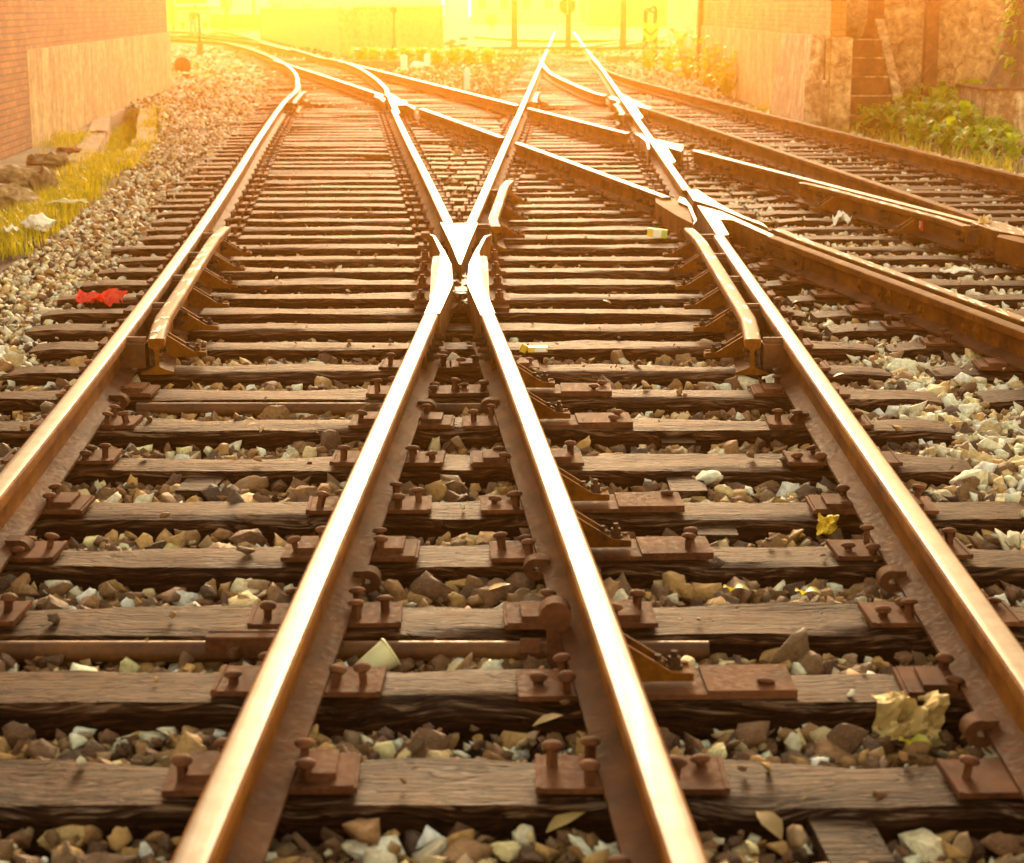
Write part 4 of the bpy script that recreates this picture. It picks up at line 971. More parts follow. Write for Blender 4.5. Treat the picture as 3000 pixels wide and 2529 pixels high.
# gate frame with the round sign
YG = at(1660, 146, ZR + 0.02).y
e = empty('gate', (at(1660, 146).x, YG, ZR), 'brown steel barrier gate standing across the track', 'gate')
xa, xb = at(1385, 146).x, at(1957, 146).x
b = MB(); b.box(((xa + xb) / 2, YG, ZR + 0.075), (xb - xa, 0.12, 0.10)); child(b, 'bottom_rail', ['post'], e)
for u in (1507, 1662, 1820):
    p = at(u, 146); b = MB(); b.box((p.x, YG, 1.5), (0.21 if u != 1662 else 0.19, 0.12, 2.6)); child(b, 'post', ['post'], e)
b = MB(); b.box(((xa + xb) / 2, YG, 2.85), (xb - xa, 0.12, 0.14)); child(b, 'top_rail', ['post'], e)
p = at_y(1662, 17, YG - 0.1); b = MB(); b.cyl(p, p + Vector((0, 0.03, 0)), 0.285, n=32, smooth=False); b.cyl(p + Vector((0, -0.006, -0.28)), p + Vector((0, -0.006, 0.28)), 0.018, n=6, mi=1)
o = b.build('round_sign', ['post', 'yellow']); tag(o, 'round dark signal disc on the middle post of the gate', 'sign')
# low kerb walls by the gateway
def low(u0, u1, v, h, name, label, mat='wallbrown', cat='kerb'):
    a, c = at(u0, v, ZG), at(u1, v, ZG); b = MB(); b.box(((a.x + c.x) / 2, a.y + 0.15, ZG + h / 2 - 0.02), (c.x - a.x, 0.3, h)); o = b.build(name, [mat]); tag(o, label, cat); return o
low(1372, 1578, 172, 0.17, 'low_wall', 'low brown kerb wall left of the track at the gateway'); low(1775, 2065, 188, 0.24, 'low_wall', 'low brown kerb wall right of the track at the gateway')
low(1030, 1210, 203, 0.24, 'low_wall', 'low brown kerb beside the white posts'); low(430, 690, 172, 0.10, 'low_wall', 'dark low kerb at the foot of the switch stand on the left')
# yellow wall
def quadwall(u0, v0, u1, v1, h, name, label, mat, cat='wall', coping=True):
    a, c = at(u0, v0, ZG), at(u1, v1, ZG); d = c - a
    e = empty(name, (a.x, a.y, -0.36), label, cat, rz=math.atan2(d.y, d.x)); L = d.length
    b = MB(); b.box((L / 2, 0.12, (h + 0.26) / 2), (L, 0.24, h + 0.26)); o = b.build('wall_body', [mat]); o.parent = e
    if coping:
        b = MB(); b.box((L / 2, 0.12, h + 0.30), (L + 0.06, 0.34, 0.08)); o = b.build('coping', ['wallpale']); o.parent = e
    return e
quadwall(764, 111, 1010, 170, 1.55, 'boundary_wall', 'yellow rendered boundary wall with coping, long stretch beside the curve', 'wallyellow')
quadwall(1012, 170, 1300, 157, 1.62, 'boundary_wall', 'yellow rendered boundary wall facing the viewer, beside the white pillar', 'wallyellow')
# steps
e = empty('steps', (4.65, 24.3, ZG), 'weathered concrete steps climbing between the right wall and the blotched wall', 'steps')
b = MB()
for k in range(5):
    b.box((4.66, 24.15 + 0.29 * k + 0.75, ZG + 0.235 * (k + 0.5) + 0.0), (0.62 + 0.002 * k, 1.5 - 0.002 * k, 0.235))
child(b, 'flight', ['concrete_dark'], e)
for k in range(5):
    b = MB(); b.box((4.66, 24.15 + 0.29 * k + 0.012, ZG + 0.235 * (k + 1) + 0.006), (0.60, 0.07, 0.016)); child(b, 'nosing', ['concrete'], e)
b = MB(); b.box((4.20, 24.7, 0.51), (0.27, 1.5, 1.24)); child(b, 'cheek_block', ['concrete'], e)
b = MB(); vs = [(4.98, 24.1, -0.36), (5.10, 24.1, -0.36), (5.10, 25.9, -0.36), (4.98, 25.9, -0.36), (4.98, 24.1, 0.15), (5.10, 24.1, 0.15), (5.10, 25.9, 1.35), (4.98, 25.9, 1.35)]
b.add(vs, [(0, 1, 5, 4), (1, 2, 6, 5), (2, 3, 7, 6), (3, 0, 4, 7), (4, 5, 6, 7), (3, 2, 1, 0)]); child(b, 'sloping_cheek', ['concrete'], e)
# rough lump of masonry above the steps
def lump(name, c, r, mat, label, cat, seed, sub=4, amp=0.3):
    bm = bmesh.new(); bmesh.ops.create_icosphere(bm, subdivisions=sub, radius=1)
    for v in bm.verts:
        n_ = noise.fractal(v.co * 1.7 + Vector((seed, 0, 0)), 0.8, 2.0, 5); v.co = Vector((v.co.x * r[0], v.co.y * r[1], v.co.z * r[2])) * (1 + amp * n_)
    me = bpy.data.meshes.new(name); bm.to_mesh(me); bm.free(); me.materials.append(M[mat]); me.polygons.foreach_set('use_smooth', [sub > 3] * len(me.polygons))
    o = bpy.data.objects.new(name, me); COL.objects.link(o); o.location = c; tag(o, label, cat); return o
lump('masonry_lump', (4.42, 25.3, 1.55), (0.34, 0.35, 0.50), 'concrete', 'rough broken masonry lump hanging at the end of the right brick wall', 'masonry', 3)
b = MB(); b.box((5.0, 27.3, 0.7), (1.4, 0.2, 2.3)); o = b.build('doorway_recess_wall', ['concrete_dark']); tag(o, 'dark recessed wall behind the top of the steps', 'wall')
# blotched wall right of the steps
e = wall('concrete_wall', (5.12, 26.0), (8.9, 24.6), 1.8, 0.4, [('wall_face', -0.36, 1.8, 'concrete', 0)], 'tall blotched grey concrete wall behind the leafy plants')
p = at_y(2722, 150, 25.35); b = MB(); b.box((p.x, 25.28, 0.75), (0.17, 0.20, 2.2)); o = b.build('drain_pipe', ['concrete_dark']); tag(o, 'dark square downpipe on the blotched wall', 'pipe')
# planter and tree
pa, pb = at(2880, 425, ZG), at(3090, 425, ZG)
hz = 0.64
e = empty('planter', (pa.x, pa.y, ZG), 'square weathered concrete planter at the right edge', 'planter')
b = MB(); b.box((pa.x + 0.9, pa.y + 0.7, ZG + hz / 2 - 0.1), (1.8, 1.4, hz + 0.2)); child(b, 'box', ['plaster_dark'], e)
b = MB(); b.box((pa.x + 0.9, pa.y + 0.7, ZG + hz + 0.014), (1.86, 1.46, 0.03)); child(b, 'rim', ['concrete_dark'], e)
e = empty('tree', (pa.x + 0.62, pa.y + 0.55, ZG + hz), 'thick dark tree trunk rising from the concrete planter', 'tree')
b = MB(); n = 16; rows = 26; vs = []
for i in range(rows + 1):
    z = i / rows * 4.2
    for q in range(n):
        t = 2 * math.pi * q / n; rr = 0.30 * (1 + 0.7 * math.exp(-z * 3)) * (1 - 0.06 * z); rr *= 1 + 0.18 * noise.noise(Vector((math.cos(t) * 1.6, math.sin(t) * 1.6, z * 0.9)))
        vs.append((pa.x + 0.62 + rr * math.cos(t) + 0.05 * z, pa.y + 0.55 + rr * math.sin(t), ZG + hz + z))
b.add(vs, [(i * n + q, i * n + (q + 1) % n, (i + 1) * n + (q + 1) % n, (i + 1) * n + q) for i in range(rows) for q in range(n)], 0, True)
child(b, 'trunk', ['bark'], e)
b = MB(); r2 = random.Random(5)
for k in range(9):
    a = r2.uniform(0, 6.28); z = r2.uniform(3.0, 4.2); s = Vector((pa.x + 0.8, pa.y + 0.55, ZG + hz + z)); t_ = s + Vector((math.cos(a) * r2.uniform(.8, 1.8), math.sin(a) * r2.uniform(.8, 1.8), r2.uniform(.6, 1.6)))
    b.cyl(s, t_, 0.07, 0.02, 7)
child(b, 'limbs', ['bark'], e)
b = MB()
for k in range(900):
    a = r2.uniform(0, 6.28); ph = r2.uniform(-.4, 1.4); rr = r2.uniform(.5, 1.7)
    leaf(b, Vector((pa.x + 0.85 + rr * math.cos(a) * math.cos(ph), pa.y + 0.6 + rr * math.sin(a) * math.cos(ph), ZG + hz + 4.6 + rr * 0.8 * math.sin(ph))), Vector((r2.gauss(0, 1), r2.gauss(0, 1), r2.gauss(0, .6))), 0.16, 0.045, 0.4)
child(b, 'crown', ['leaf'], e)
# moss and sprigs at trunk
b = MB()
for k in range(120):
    z = r2.uniform(0.0, 1.6); leaf(b, Vector((pa.x + 0.30 + r2.gauss(0, .05) + 0.05 * z, pa.y + 0.32 + r2.gauss(0, .1), ZG + hz + z)), Vector((r2.gauss(-.6, .6), r2.gauss(-.4, .6), r2.gauss(0, .5))), 0.10, 0.03, 0.6)
o = b.build('climbing_ivy', ['leaf']); tag(o, 'small leaved ivy climbing the left side of the tree trunk', 'ivy')
# bare twigs before the blotched wall
for k, (u, v0, v1) in enumerate([(2690, 290, 160), (2640, 270, 200), (2790, 260, 150)]):
    b = MB(); p = at_y(u, v0, 24.2); q = at_y(u - 20, v1, 24.4); m = p.lerp(q, .5) + Vector((.08, 0, 0)); b.cyl(p, m, .010, .007, 6); b.cyl(m, q, .007, .003, 6); b.cyl(m, m + Vector((.25, .05, .3)), .006, .002, 5); b.cyl(p.lerp(m, .5), p.lerp(m, .5) + Vector((-.3, 0, .25)), .006, .002, 5)
    o = b.build('bare_twig', ['bark']); tag(o, ['bare forked twig before the blotched wall, middle one', 'bare forked twig beside the sloping cheek of the steps', 'bare forked twig right of the downpipe'][k], 'twig')

# ------------------------------------------------------------------ signals, posts, sign, person, vehicle
def white_post(u, v, hpx, wpx, label, dome=False, base=None):
    p = at(u, v, ZG); s = p.y / F_PX * 1.0
    h = hpx * s; w = wpx * s; b = MB()
    if dome: b.lathe(p, [(w / 2, 0), (w / 2, h * .5), (w * .4, h * .85), (0.001, h)], 14)
    else: b.box(p + Vector((0, 0, h / 2)), (w, w, h)); b.box(p + Vector((0, 0, h + 0.015)), (w * 0.8, w * 0.8, 0.03), taper=0.5)
    if base: b.box(p + Vector((0, -w * 0.1, h * .12)), (w * 1.15, w * 1.15, h * .24), 1)
    o = b.build('marker_post', ['white', 'yellow']); tag(o, label, 'marker post', 'white marker posts'); return o
white_post(1368, 273, 68, 17, 'tall white marker post right of centre, nearest to the straight rail')
white_post(1184, 216, 50, 19, 'white marker post with a yellow foot before the yellow bushes', base=True)
white_post(1251, 200, 38, 16, 'white marker post behind the white heap')
white_post(522, 104, 11, 9, 'small white domed marker on the far left track', True)
white_post(743, 108, 14, 9, 'small white post left of the dark signal post'); white_post(786, 113, 19, 13, 'white post at the foot of the yellow wall')
lump('white_heap', at(1228, 203, ZG) + Vector((0, 0, .08)), (0.26, 0.2, 0.12), 'white', 'small white heap between two white marker posts', 'heap', 9, 3, .25)
def stand(u, v, hpx, wpx, label, disc=None, mat='post'):
    p = at(u, v, ZG); s = p.y / F_PX; h = hpx * s; w = wpx * s
    e = empty('switch_stand', p, label, 'switch stand')
    b = MB(); b.cyl(p + Vector((0, 0, .1)), p + Vector((0, 0, h)), w * .28, w * .2, 10); child(b, 'mast', [mat], e)
    b = MB(); b.lathe(p, [(w * 1.1, 0), (w * 1.0, .06), (w * .75, .1), (w * .5, h * .32), (w * .3, h * .42)], 12); child(b, 'foot', [mat], e)
    if disc:
        b = MB(); q = p + Vector((0, 0, h)); b.cyl(q + Vector((0, -.02, 0)), q + Vector((0, .02, 0)), disc, n=20); child(b, 'target', [mat], e)
    return e
stand(587, 166, 120, 15, 'dark switch stand on the left in front of the leaning person'); stand(1155, 186, 150, 15, 'thin switch stand with a small round target before the yellow wall', 0.10)
# signal mast with yellow band, at the end of the yellow wall
p = at(769, 111, ZG); e = empty('signal_post', p, 'dark signal post with a yellow band at the end of the yellow wall', 'signal post')
b = MB(); b.cyl(p, p + Vector((0, 0, 1.3)), .12, .10, 10); child(b, 'mast', ['post'], e); b = MB(); b.cyl(p + Vector((0, 0, .62)), p + Vector((0, 0, .98)), .17, n=14); child(b, 'band', ['yellow'], e)
b = MB(); b.box(p + Vector((0, 0, 1.32)), (.2, .2, .1)); child(b, 'cap', ['post'], e)
# yellow arrow sign with two lamps
p = at(1903, 196, ZG); s = p.y / F_PX
e = empty('arrow_sign', p, 'yellow double chevron board on two legs with two round lamps on top', 'sign')
for dx in (-14, 14):
    b = MB(); b.box(p + Vector((dx * s, 0, 80 * s)), (13 * s, 13 * s, 160 * s)); child(b, 'leg', ['post'], e)
b = MB(); cx, cz = p.x, p.z + 100 * s
arrow = [(-23, 29), (-12, 22), (0, 14), (12, 22), (23, 29), (23, -8), (12, -22), (0, -29), (-12, -22), (-23, -8)]
n = len(arrow); vs = [(cx + x * s, p.y - .16, cz + z * s) for x, z in arrow] + [(cx + x * s, p.y - .11, cz + z * s) for x, z in arrow]
b.add(vs, [tuple(range(n)), tuple(range(2 * n - 1, n - 1, -1))] + [(i, n + i, n + (i + 1) % n, (i + 1) % n) for i in range(n)]); child(b, 'board', ['yellow'], e)
b = MB()
for sx in (-1, 1): b.box((cx + sx * 11 * s, p.y - .168, cz - 1 * s), (27 * s, .006, 3 * s), rot=Matrix.Rotation(sx * -0.72, 3, 'Y'))
child(b, 'chevron_stripe', ['post'], e)
for dx, dz, r_ in ((-10, 158, 8), (7, 161, 11)):
    c = p + Vector((dx * s, -.06, dz * s)); b = MB(); b.cyl(c, c + Vector((0, .12, 0)), r_ * s, n=18); b.lathe(c, [(r_ * s, 0), (r_ * s * 1.05, -.0), (r_ * s * 1.05, .10), (r_ * s * .9, .10)], 18, ax=(0, -1, 0)); lo = child(b, 'lamp', ['post'], e)
    b = MB(); b.cyl(c + Vector((0, -.01, 0)), c + Vector((0, .01, 0)), r_ * s * .55, n=14); q = b.build('lens', ['cream']); q.parent = lo
# rusty pot by the ditch
p = at(536, 216, ZG); b = MB(); b.lathe(p + Vector((0, 0, -.02)), [(.12, 0), (.19, .10), (.22, .22), (.18, .36), (.10, .42), (.001, .43)], 18); o = b.build('iron_weight', ['rust']); tag(o, 'round rusty iron counterweight on the gravel by the left wall end', 'weight')
b = MB(); q = at(545, 236, ZG); b.box(q + Vector((0, 0, .06)), (.16, .12, .18)); o = b.build('iron_block', ['rust']); tag(o, 'small rusty iron block below the round counterweight', 'block')
# vehicle
p = at(563, 81, ZG); s = p.y / F_PX
e = empty('vehicle', p, 'boxy white and grey vehicle with a red band, front on at the far left', 'vehicle')
b = MB(); b.box(p + Vector((0, 3, 0.25 + 0.95)), (105 * s, 6, 1.0)); child(b, 'lower_body', ['grey'], e)
b = MB(); b.box(p + Vector((0, 3, 1.70 + .72)), (103 * s, 5.98, 1.44)); child(b, 'upper_body', ['white'], e)
b = MB(); b.box(p + Vector((0, 2.97, 1.62)), (106 * s, 6.06, .17)); child(b, 'red_band', ['redpaint'], e)
b = MB(); b.box(p + Vector((0, -.02, .55)), (107 * s, .3, .3)); child(b, 'bumper', ['grey'], e)
for sx in (-1, 1):
    b = MB(); b.cyl(p + Vector((sx * .95, -.06, .95)), p + Vector((sx * .95, .05, .95)), .13, n=14); child(b, 'headlight', ['white'], e)
    b = MB(); b.cyl(p + Vector((sx * .95 - .12, 1, .42)), p + Vector((sx * .95 + .12, 1, .42)), .42, n=20); child(b, 'wheel', ['black_iron'], e)
b = MB(); b.box(p + Vector((0, -.01, 2.35)), (88 * s, .04, .75)); child(b, 'windscreen', ['glass'], e)
# person
def skin_obj(name, joints, edges, radii, mat, sub=2):
    me = bpy.data.meshes.new(name); me.from_pydata(joints, edges, []); me.update()
    o = bpy.data.objects.new(name, me); COL.objects.link(o)
    md = o.modifiers.new('skin', 'SKIN'); 
    for i, r_ in enumerate(radii): me.skin_vertices[0].data[i].radius = (r_, r_) if not isinstance(r_, tuple) else r_
    me.skin_vertices[0].data[0].use_root = True
    sb = o.modifiers.new('sub', 'SUBSURF'); sb.levels = sub; sb.render_levels = sub
    bpy.context.view_layer.update()
    m2 = bpy.data.meshes.new_from_object(o.evaluated_get(bpy.context.evaluated_depsgraph_get())); bpy.data.objects.remove(o)
    m2.materials.clear(); m2.materials.append(M[mat]); m2.polygons.foreach_set('use_smooth', [True] * len(m2.polygons))
    ob = bpy.data.objects.new(name, m2); COL.objects.link(ob); return ob
pp = at(567, 112, ZG)
J = [(0, 0, .92), (0.03, 0, 1.12), (.08, 0, 1.36), (.12, 0, 1.47), (.155, -.01, 1.60), (.16, -.01, 1.70),
     (-.09, 0, .88), (-.13, .03, .49), (-.17, .10, .08), (-.16, -.02, .03), (.09, 0, .88), (.12, -.05, .50), (.10, -.05, .08), (.10, -.19, .03),
     (-.10, .02, 1.36), (-.19, .06, 1.10), (-.14, -.03, .87), (-.13, -.08, .78), (.25, -.02, 1.34), (.32, -.08, 1.10), (.36, -.20, .93), (.37, -.25, .86)]
E = [(0, 1), (1, 2), (2, 3), (3, 4), (4, 5), (0, 6), (6, 7), (7, 8), (8, 9), (0, 10), (10, 11), (11, 12), (12, 13), (2, 14), (14, 15), (15, 16), (16, 17), (2, 18), (18, 19), (19, 20), (20, 21)]
RD = [.12, .12, .13, .055, .095, .07, .085, .06, .045, .04, .085, .06, .045, .04, .06, .045, .034, .03, .06, .045, .034, .03]
per = skin_obj('person', J, E, RD, 'skin'); per.location = pp; tag(per, 'person in dark jacket and blue trousers beside the switch stand holding a white bag', 'person')
jk = skin_obj('jacket', [J[0], J[1], J[2], J[14], J[15], J[16], J[18], J[19], J[20]], [(0, 1), (1, 2), (2, 3), (3, 4), (4, 5), (2, 6), (6, 7), (7, 8)], [.15, .15, .155, .08, .065, .05, .08, .065, .05], 'jacket'); jk.parent = per
tr_ = skin_obj('trousers', [J[0], J[6], J[7], J[8], J[10], J[11], J[12]], [(0, 1), (1, 2), (2, 3), (0, 4), (4, 5), (5, 6)], [.135, .10, .078, .062, .10, .078, .062], 'bluejean'); tr_.parent = per
hr = lump('hair', (.158, .012, 1.655), (.115, .12, .115), 'hair', None, None, 4, 3, .08); hr.parent = per
b = MB()
for sx in (-1, 1):
    b.lathe((.158 + sx * .033, -.098, 1.645), [(.011, 0), (.008, .006), (.0005, .008)], 8, ax=(0, -1, 0)); b.lathe((.158 + sx * .095, -.01, 1.63), [(.022, -.01), (.02, .008), (.001, .012)], 8, ax=(sx, 0, 0))
b.lathe((.158, -.095, 1.612), [(.015, 0), (.010, .014), (.0005, .020)], 8, ax=(0, -1, -.2)); b.box((.158, -.096, 1.572), (.045, .012, .010))
fo = b.build('face_features', ['skin']); fo.parent = per
hb = MB()
for hx, hy, hz_ in ((-.13, -.08, .78), (.37, -.25, .86)):
    for q in range(4): hb.cyl((hx - .025 + q * .017, hy, hz_ - .01), (hx - .025 + q * .017, hy - .02, hz_ - .075 - .008 * (q in (1, 2))), .008, .006, 6)
    hb.cyl((hx - .04, hy, hz_), (hx - .055, hy - .02, hz_ - .045), .009, .007, 6)
ho = hb.build('fingers', ['skin']); ho.parent = per
bg = lump('carrier_bag', pp + Vector((.40, -.27, .62)), (.10, .08, .20), 'white', 'white carrier bag held by the leaning person', 'bag', 12, 3, .18)

# far background
def block(u0, u1, v, h, dpt, name, label, mat, cat, wins=0, roof=None):
    a, c = at(u0, v, ZG), at(u1, v, ZG); w = c.x - a.x
    e = empty(name, ((a.x + c.x) / 2, a.y, -0.36), label, cat)
    b = MB(); b.box((0, dpt / 2, h / 2), (w, dpt, h)); o = b.build('wall', [mat]); o.parent = e
    if roof: b = MB(); b.box((0, dpt / 2, h + .2), (w + .8, dpt + .8, .4), taper=.9); o = b.build('roof', [roof]); o.parent = e
    for i in range(wins):
        x = -w / 2 + w * (i + .5) / wins
        b = MB(); b.box((x, -.03, 2.3), (w / wins * .5, .08, 1.5)); f = b.build('window', ['white']); f.parent = e
        b = MB(); b.box((x, -.05, 2.3), (w / wins * .42, .08, 1.3)); q = b.build('pane', ['glass']); q.parent = f
    return e
block(1380, 1640, 62, 5.0, 8, 'building', 'pale low building with windows behind the left part of the gate', 'wallpale', 'building', 4, 'wallbrown')
block(1725, 1965, 74, 4.5, 8, 'building', 'orange brown building behind the right part of the gate', 'wallbrown', 'building', 0, 'wallbrown')
block(1640, 1724, 58, 5.2, 8, 'building', 'narrow pale building behind the round sign', 'wallpale', 'building', 2)
block(616, 762, 62, 4.5, 8, 'building', 'bright pale building right of the red banded vehicle', 'white', 'building', 0, 'wallpale')
block(770, 1290, 44, 4.2, 10, 'building', 'long pale building rising over the yellow wall', 'wallpale', 'building', 6, 'wallbrown')
block(330, 505, 72, 4.5, 10, 'building', 'yellowish building behind the vehicle at the end of the left wall', 'wallyellow', 'building', 0, 'wallbrown')
block(-500, 320, 60, 6, 10, 'building', 'far building hidden mostly behind the left wall', 'wallpale', 'building', 6, 'wallbrown')
block(1980, 3300, 75, 6, 10, 'building', 'far building behind the right wall', 'wallbrown', 'building', 6, 'wallbrown')
low(616, 762, 84, 1.1, 'low_wall', 'brown low wall below the bright pale building', cat='wall')
p0, p1 = at(1668, 98, ZG), at(1790, 98, ZG)
e = empty('railing', p0, 'yellow painted railing behind the gate', 'railing')
b = MB(); b.box(((p0.x + p1.x) / 2, p0.y, ZG + .52), (p1.x - p0.x, .05, .06)); b.box(((p0.x + p1.x) / 2, p0.y, ZG + .2), (p1.x - p0.x, .05, .05)); child(b, 'rails', ['yellow'], e)
b = MB()
for i in range(13): b.box((p0.x + (p1.x - p0.x) * i / 12, p0.y, ZG + .27), (.05, .05, .56))
child(b, 'uprights', ['yellow'], e)
p = at(1712, 67, ZG); b = MB(); b.box(p + Vector((0, 0, 1.6)), (.75, .75, 3.2)); b.box(p + Vector((0, -.02, .2)), (1.1, .9, .4)); o = b.build('yellow_column', ['yellow']); tag(o, 'bright yellow painted column behind the round sign', 'column')
for u, lab in ((664, 'slim dark pole before the bright pale building'), (508, 'dark pole left of the red banded vehicle'), (745, 'pale pole at the end of the bright building')):
    p = at(u, 88, ZG); b = MB(); b.cyl(p, p + Vector((0, 0, 4.5)), .12, .10, 10); o = b.build('pole', ['post' if u != 745 else 'wallbrown']); tag(o, lab, 'pole')
for u, v, s_, lab in ((640, 70, 3.0, 'round tree behind the low brown wall'), (1440, 90, 1.0, 'small rounded shrub behind the gate on the left'), (430, 70, 2.6, 'yellowish tree behind the vehicle'), (920, 40, 5, 'tree showing above the yellow wall, left one'), (1150, 40, 5, 'tree showing above the yellow wall, right one')):
    p = at(u, v, ZG); e = empty('tree', p, lab, 'tree'); b = MB(); b.cyl(p, p + Vector((0, 0, s_ * .7)), s_ * .06, s_ * .035, 8); child(b, 'trunk', ['bark'], e)
    b = MB(); r3 = random.Random(int(u))
    for k in range(500):
        a = r3.uniform(0, 6.28); ph = math.asin(r3.uniform(-1, 1)); rr = s_ * .55 * r3.uniform(.45, 1.0) * (1 + .25 * noise.noise(Vector((math.cos(a) * 2, math.sin(a) * 2, ph * 2))))
        leaf(b, p + Vector((rr * math.cos(a) * math.cos(ph), rr * math.sin(a) * math.cos(ph), s_ * .75 + rr * .8 * math.sin(ph))), Vector((r3.gauss(0, 1), r3.gauss(0, 1), r3.gauss(0, 1))), s_ * .12, s_ * .035, .3)
    child(b, 'crown', ['leaf2'], e)

# ------------------------------------------------------------------ litter and small finds
def crumple(name, u, v, z, rx, ry, rz_, mat, label, cat, seed, amp=.35, rot=0, tilt=0):
    bm = bmesh.new(); bmesh.ops.create_grid(bm, x_segments=14, y_segments=14, size=1)
    for q in bm.verts:
        n1 = noise.fractal(Vector((q.co.x * 1.6 + seed, q.co.y * 1.6, seed * .7)), .9, 2.0, 4); e_ = 1 - .25 * noise.noise(Vector((q.co.x * 2 + seed, q.co.y * 2, 1)))
        q.co = Vector((q.co.x * rx * e_, q.co.y * ry * e_, rz_ * (n1 + .4 * (1 - q.co.x ** 2) * (1 - q.co.y ** 2))))
    me = bpy.data.meshes.new(name); bm.to_mesh(me); bm.free(); me.materials.append(M[mat])
    o = bpy.data.objects.new(name, me); COL.objects.link(o); o.location = at(u, v, z); o.rotation_euler = (tilt, 0, rot); sm = o.modifiers.new('thickness', 'SOLIDIFY'); sm.thickness = .0015
    tag(o, label, cat); return o
crumple('plastic_bag', 292, 872, .02, .115, .06, .05, 'redfilm', 'crumpled red plastic bag lying on a sleeper left of the left edge rail', 'plastic bag', 1)
crumple('plastic_bag', 345, 858, .03, .05, .018, .02, 'redfilm', 'twisted red tail of plastic beside the red bag', 'plastic bag', 5)
crumple('crumpled_paper', 2665, 2105, -.02, .075, .06, .09, 'card', 'crumpled brown paper ball near the right edge rail foot', 'paper', 3, tilt=R(55))
crumple('folded_paper', 2880, 705, .06, .04, .15, .05, 'card', 'folded yellow brown paper standing up by the big frog at the right edge', 'paper', 6, tilt=R(62), rot=R(-20))
crumple('paper_scrap', 2285, 1112, .01, .07, .025, .02, 'paper', 'white paper scrap by the foot of the right guard rail end', 'paper', 8, tilt=R(25), rot=R(20))
lump('plastic_bag', at(112, 655, 0.0), (.10, .07, .065), 'white', 'white plastic bag in the grass at the left edge', 'plastic bag', 11, 3, .4)
crumple('wrapper', 30, 672, .02, .05, .05, .03, 'paper', 'torn white and red wrapper in the grass at the far left edge', 'wrapper', 12)
crumple('crumpled_paper', 195, 592, .0, .16, .06, .03, 'cream', 'cream paper heap in the grass below the drain', 'paper', 14)
crumple('paper_scrap', 2800, 792, .0, .10, .03, .03, 'paper', 'white flat scrap under the big frog at the right edge', 'paper', 15)
crumple('wrapper', 2425, 1540, -.02, .03, .03, .04, 'yellow', 'small yellow wrapper right of the white pointed stone', 'wrapper', 16, tilt=R(60))
crumple('wrapper', 2465, 640, .02, .06, .05, .06, 'white', 'white crumpled wrapper below the right guard rail', 'wrapper', 17)
for k, (u, v, z, s_, a, lab) in enumerate([(1560, 2128, -.03, .07, .2, 'curled brown leaf under the sleeper between the bright rails'), (1640, 1095, -.03, .07, 1.2, 'curled dry leaf right of the right bright rail'), (1280, 1430, -.04, .07, .4, 'yellow brown leaf in the V below the frog'), (1420, 1735, -.04, .07, .1, 'long yellow leaf right side of the V'), (1600, 2440, -.05, .09, .5, 'brown leaf litter by the bottom of the right bright rail, upper piece'),
                                           (2230, 2420, -.05, .10, .9, 'brown dead leaf at lower right beside the sleeper'), (2290, 2460, -.05, .09, 2.0, 'orange edged dead leaf at lower right'), (1440, 1280, -.03, .05, .5, 'orange leaf by the foot of the right bright rail'), (1790, 890, .02, .05, 2.5, 'yellow leaf on a sleeper in the middle track'), (2320, 890, .02, .04, .7, 'small yellow leaf on a sleeper right of the right edge rail'), (2440, 1105, .0, .05, .2, 'orange leaf outside the right edge rail'), (720, 1250, .005, .035, .4, 'yellow petal shaped leaf on the seventh sleeper'), (1890, 1965, -.03, .05, 1.0, 'yellow dry leaf right of the right bright rail, low down')]):
    b = MB(); leaf(b, Vector((0, 0, 0)), Vector((math.cos(a), math.sin(a), .35)), s_ * 1.1, s_ * .26, .15, 0, .45); o = b.build('dead_leaf', ['dry'], loc=at(u, v, z)); tag(o, lab, 'leaf')
for k, (u, v, lab) in enumerate([(2660, 2185, 'fresh green leaf below the crumpled brown paper'), (2350, 1745, 'small green leaf on stones left of the right edge rail'), (2140, 1735, 'tiny green weed between the stones right of centre')]):
    b = MB(); leaf(b, Vector((0, 0, 0)), Vector((.9, -.3, .4)), .06, .022, .4); leaf(b, Vector((0, 0, 0)), Vector((-.6, -.3, .6)), .04, .016, .4); o = b.build('green_leaf', ['leaf2'], loc=at(u, v, -.03)); tag(o, lab, 'leaf')
# paper cup lying on its side
p = at(1105, 1938, -0.03); e = empty('paper_cup', p, 'cream paper cup lying on the stones between the bright rails', 'cup')
b = MB(); ax = Vector((-.75, -.3, -.45)).normalized(); b.lathe(p - ax * .04, [(.036, 0), (.037, .003), (.026, .085), (.001, .085)], 24, ax=ax); child(b, 'cup_wall', ['cream'], e)
b = MB(); b.lathe(p - ax * .042, [(.0375, 0), (.040, .002), (.040, .005), (.0375, .006)], 24, ax=ax); child(b, 'rim', ['cream'], e)
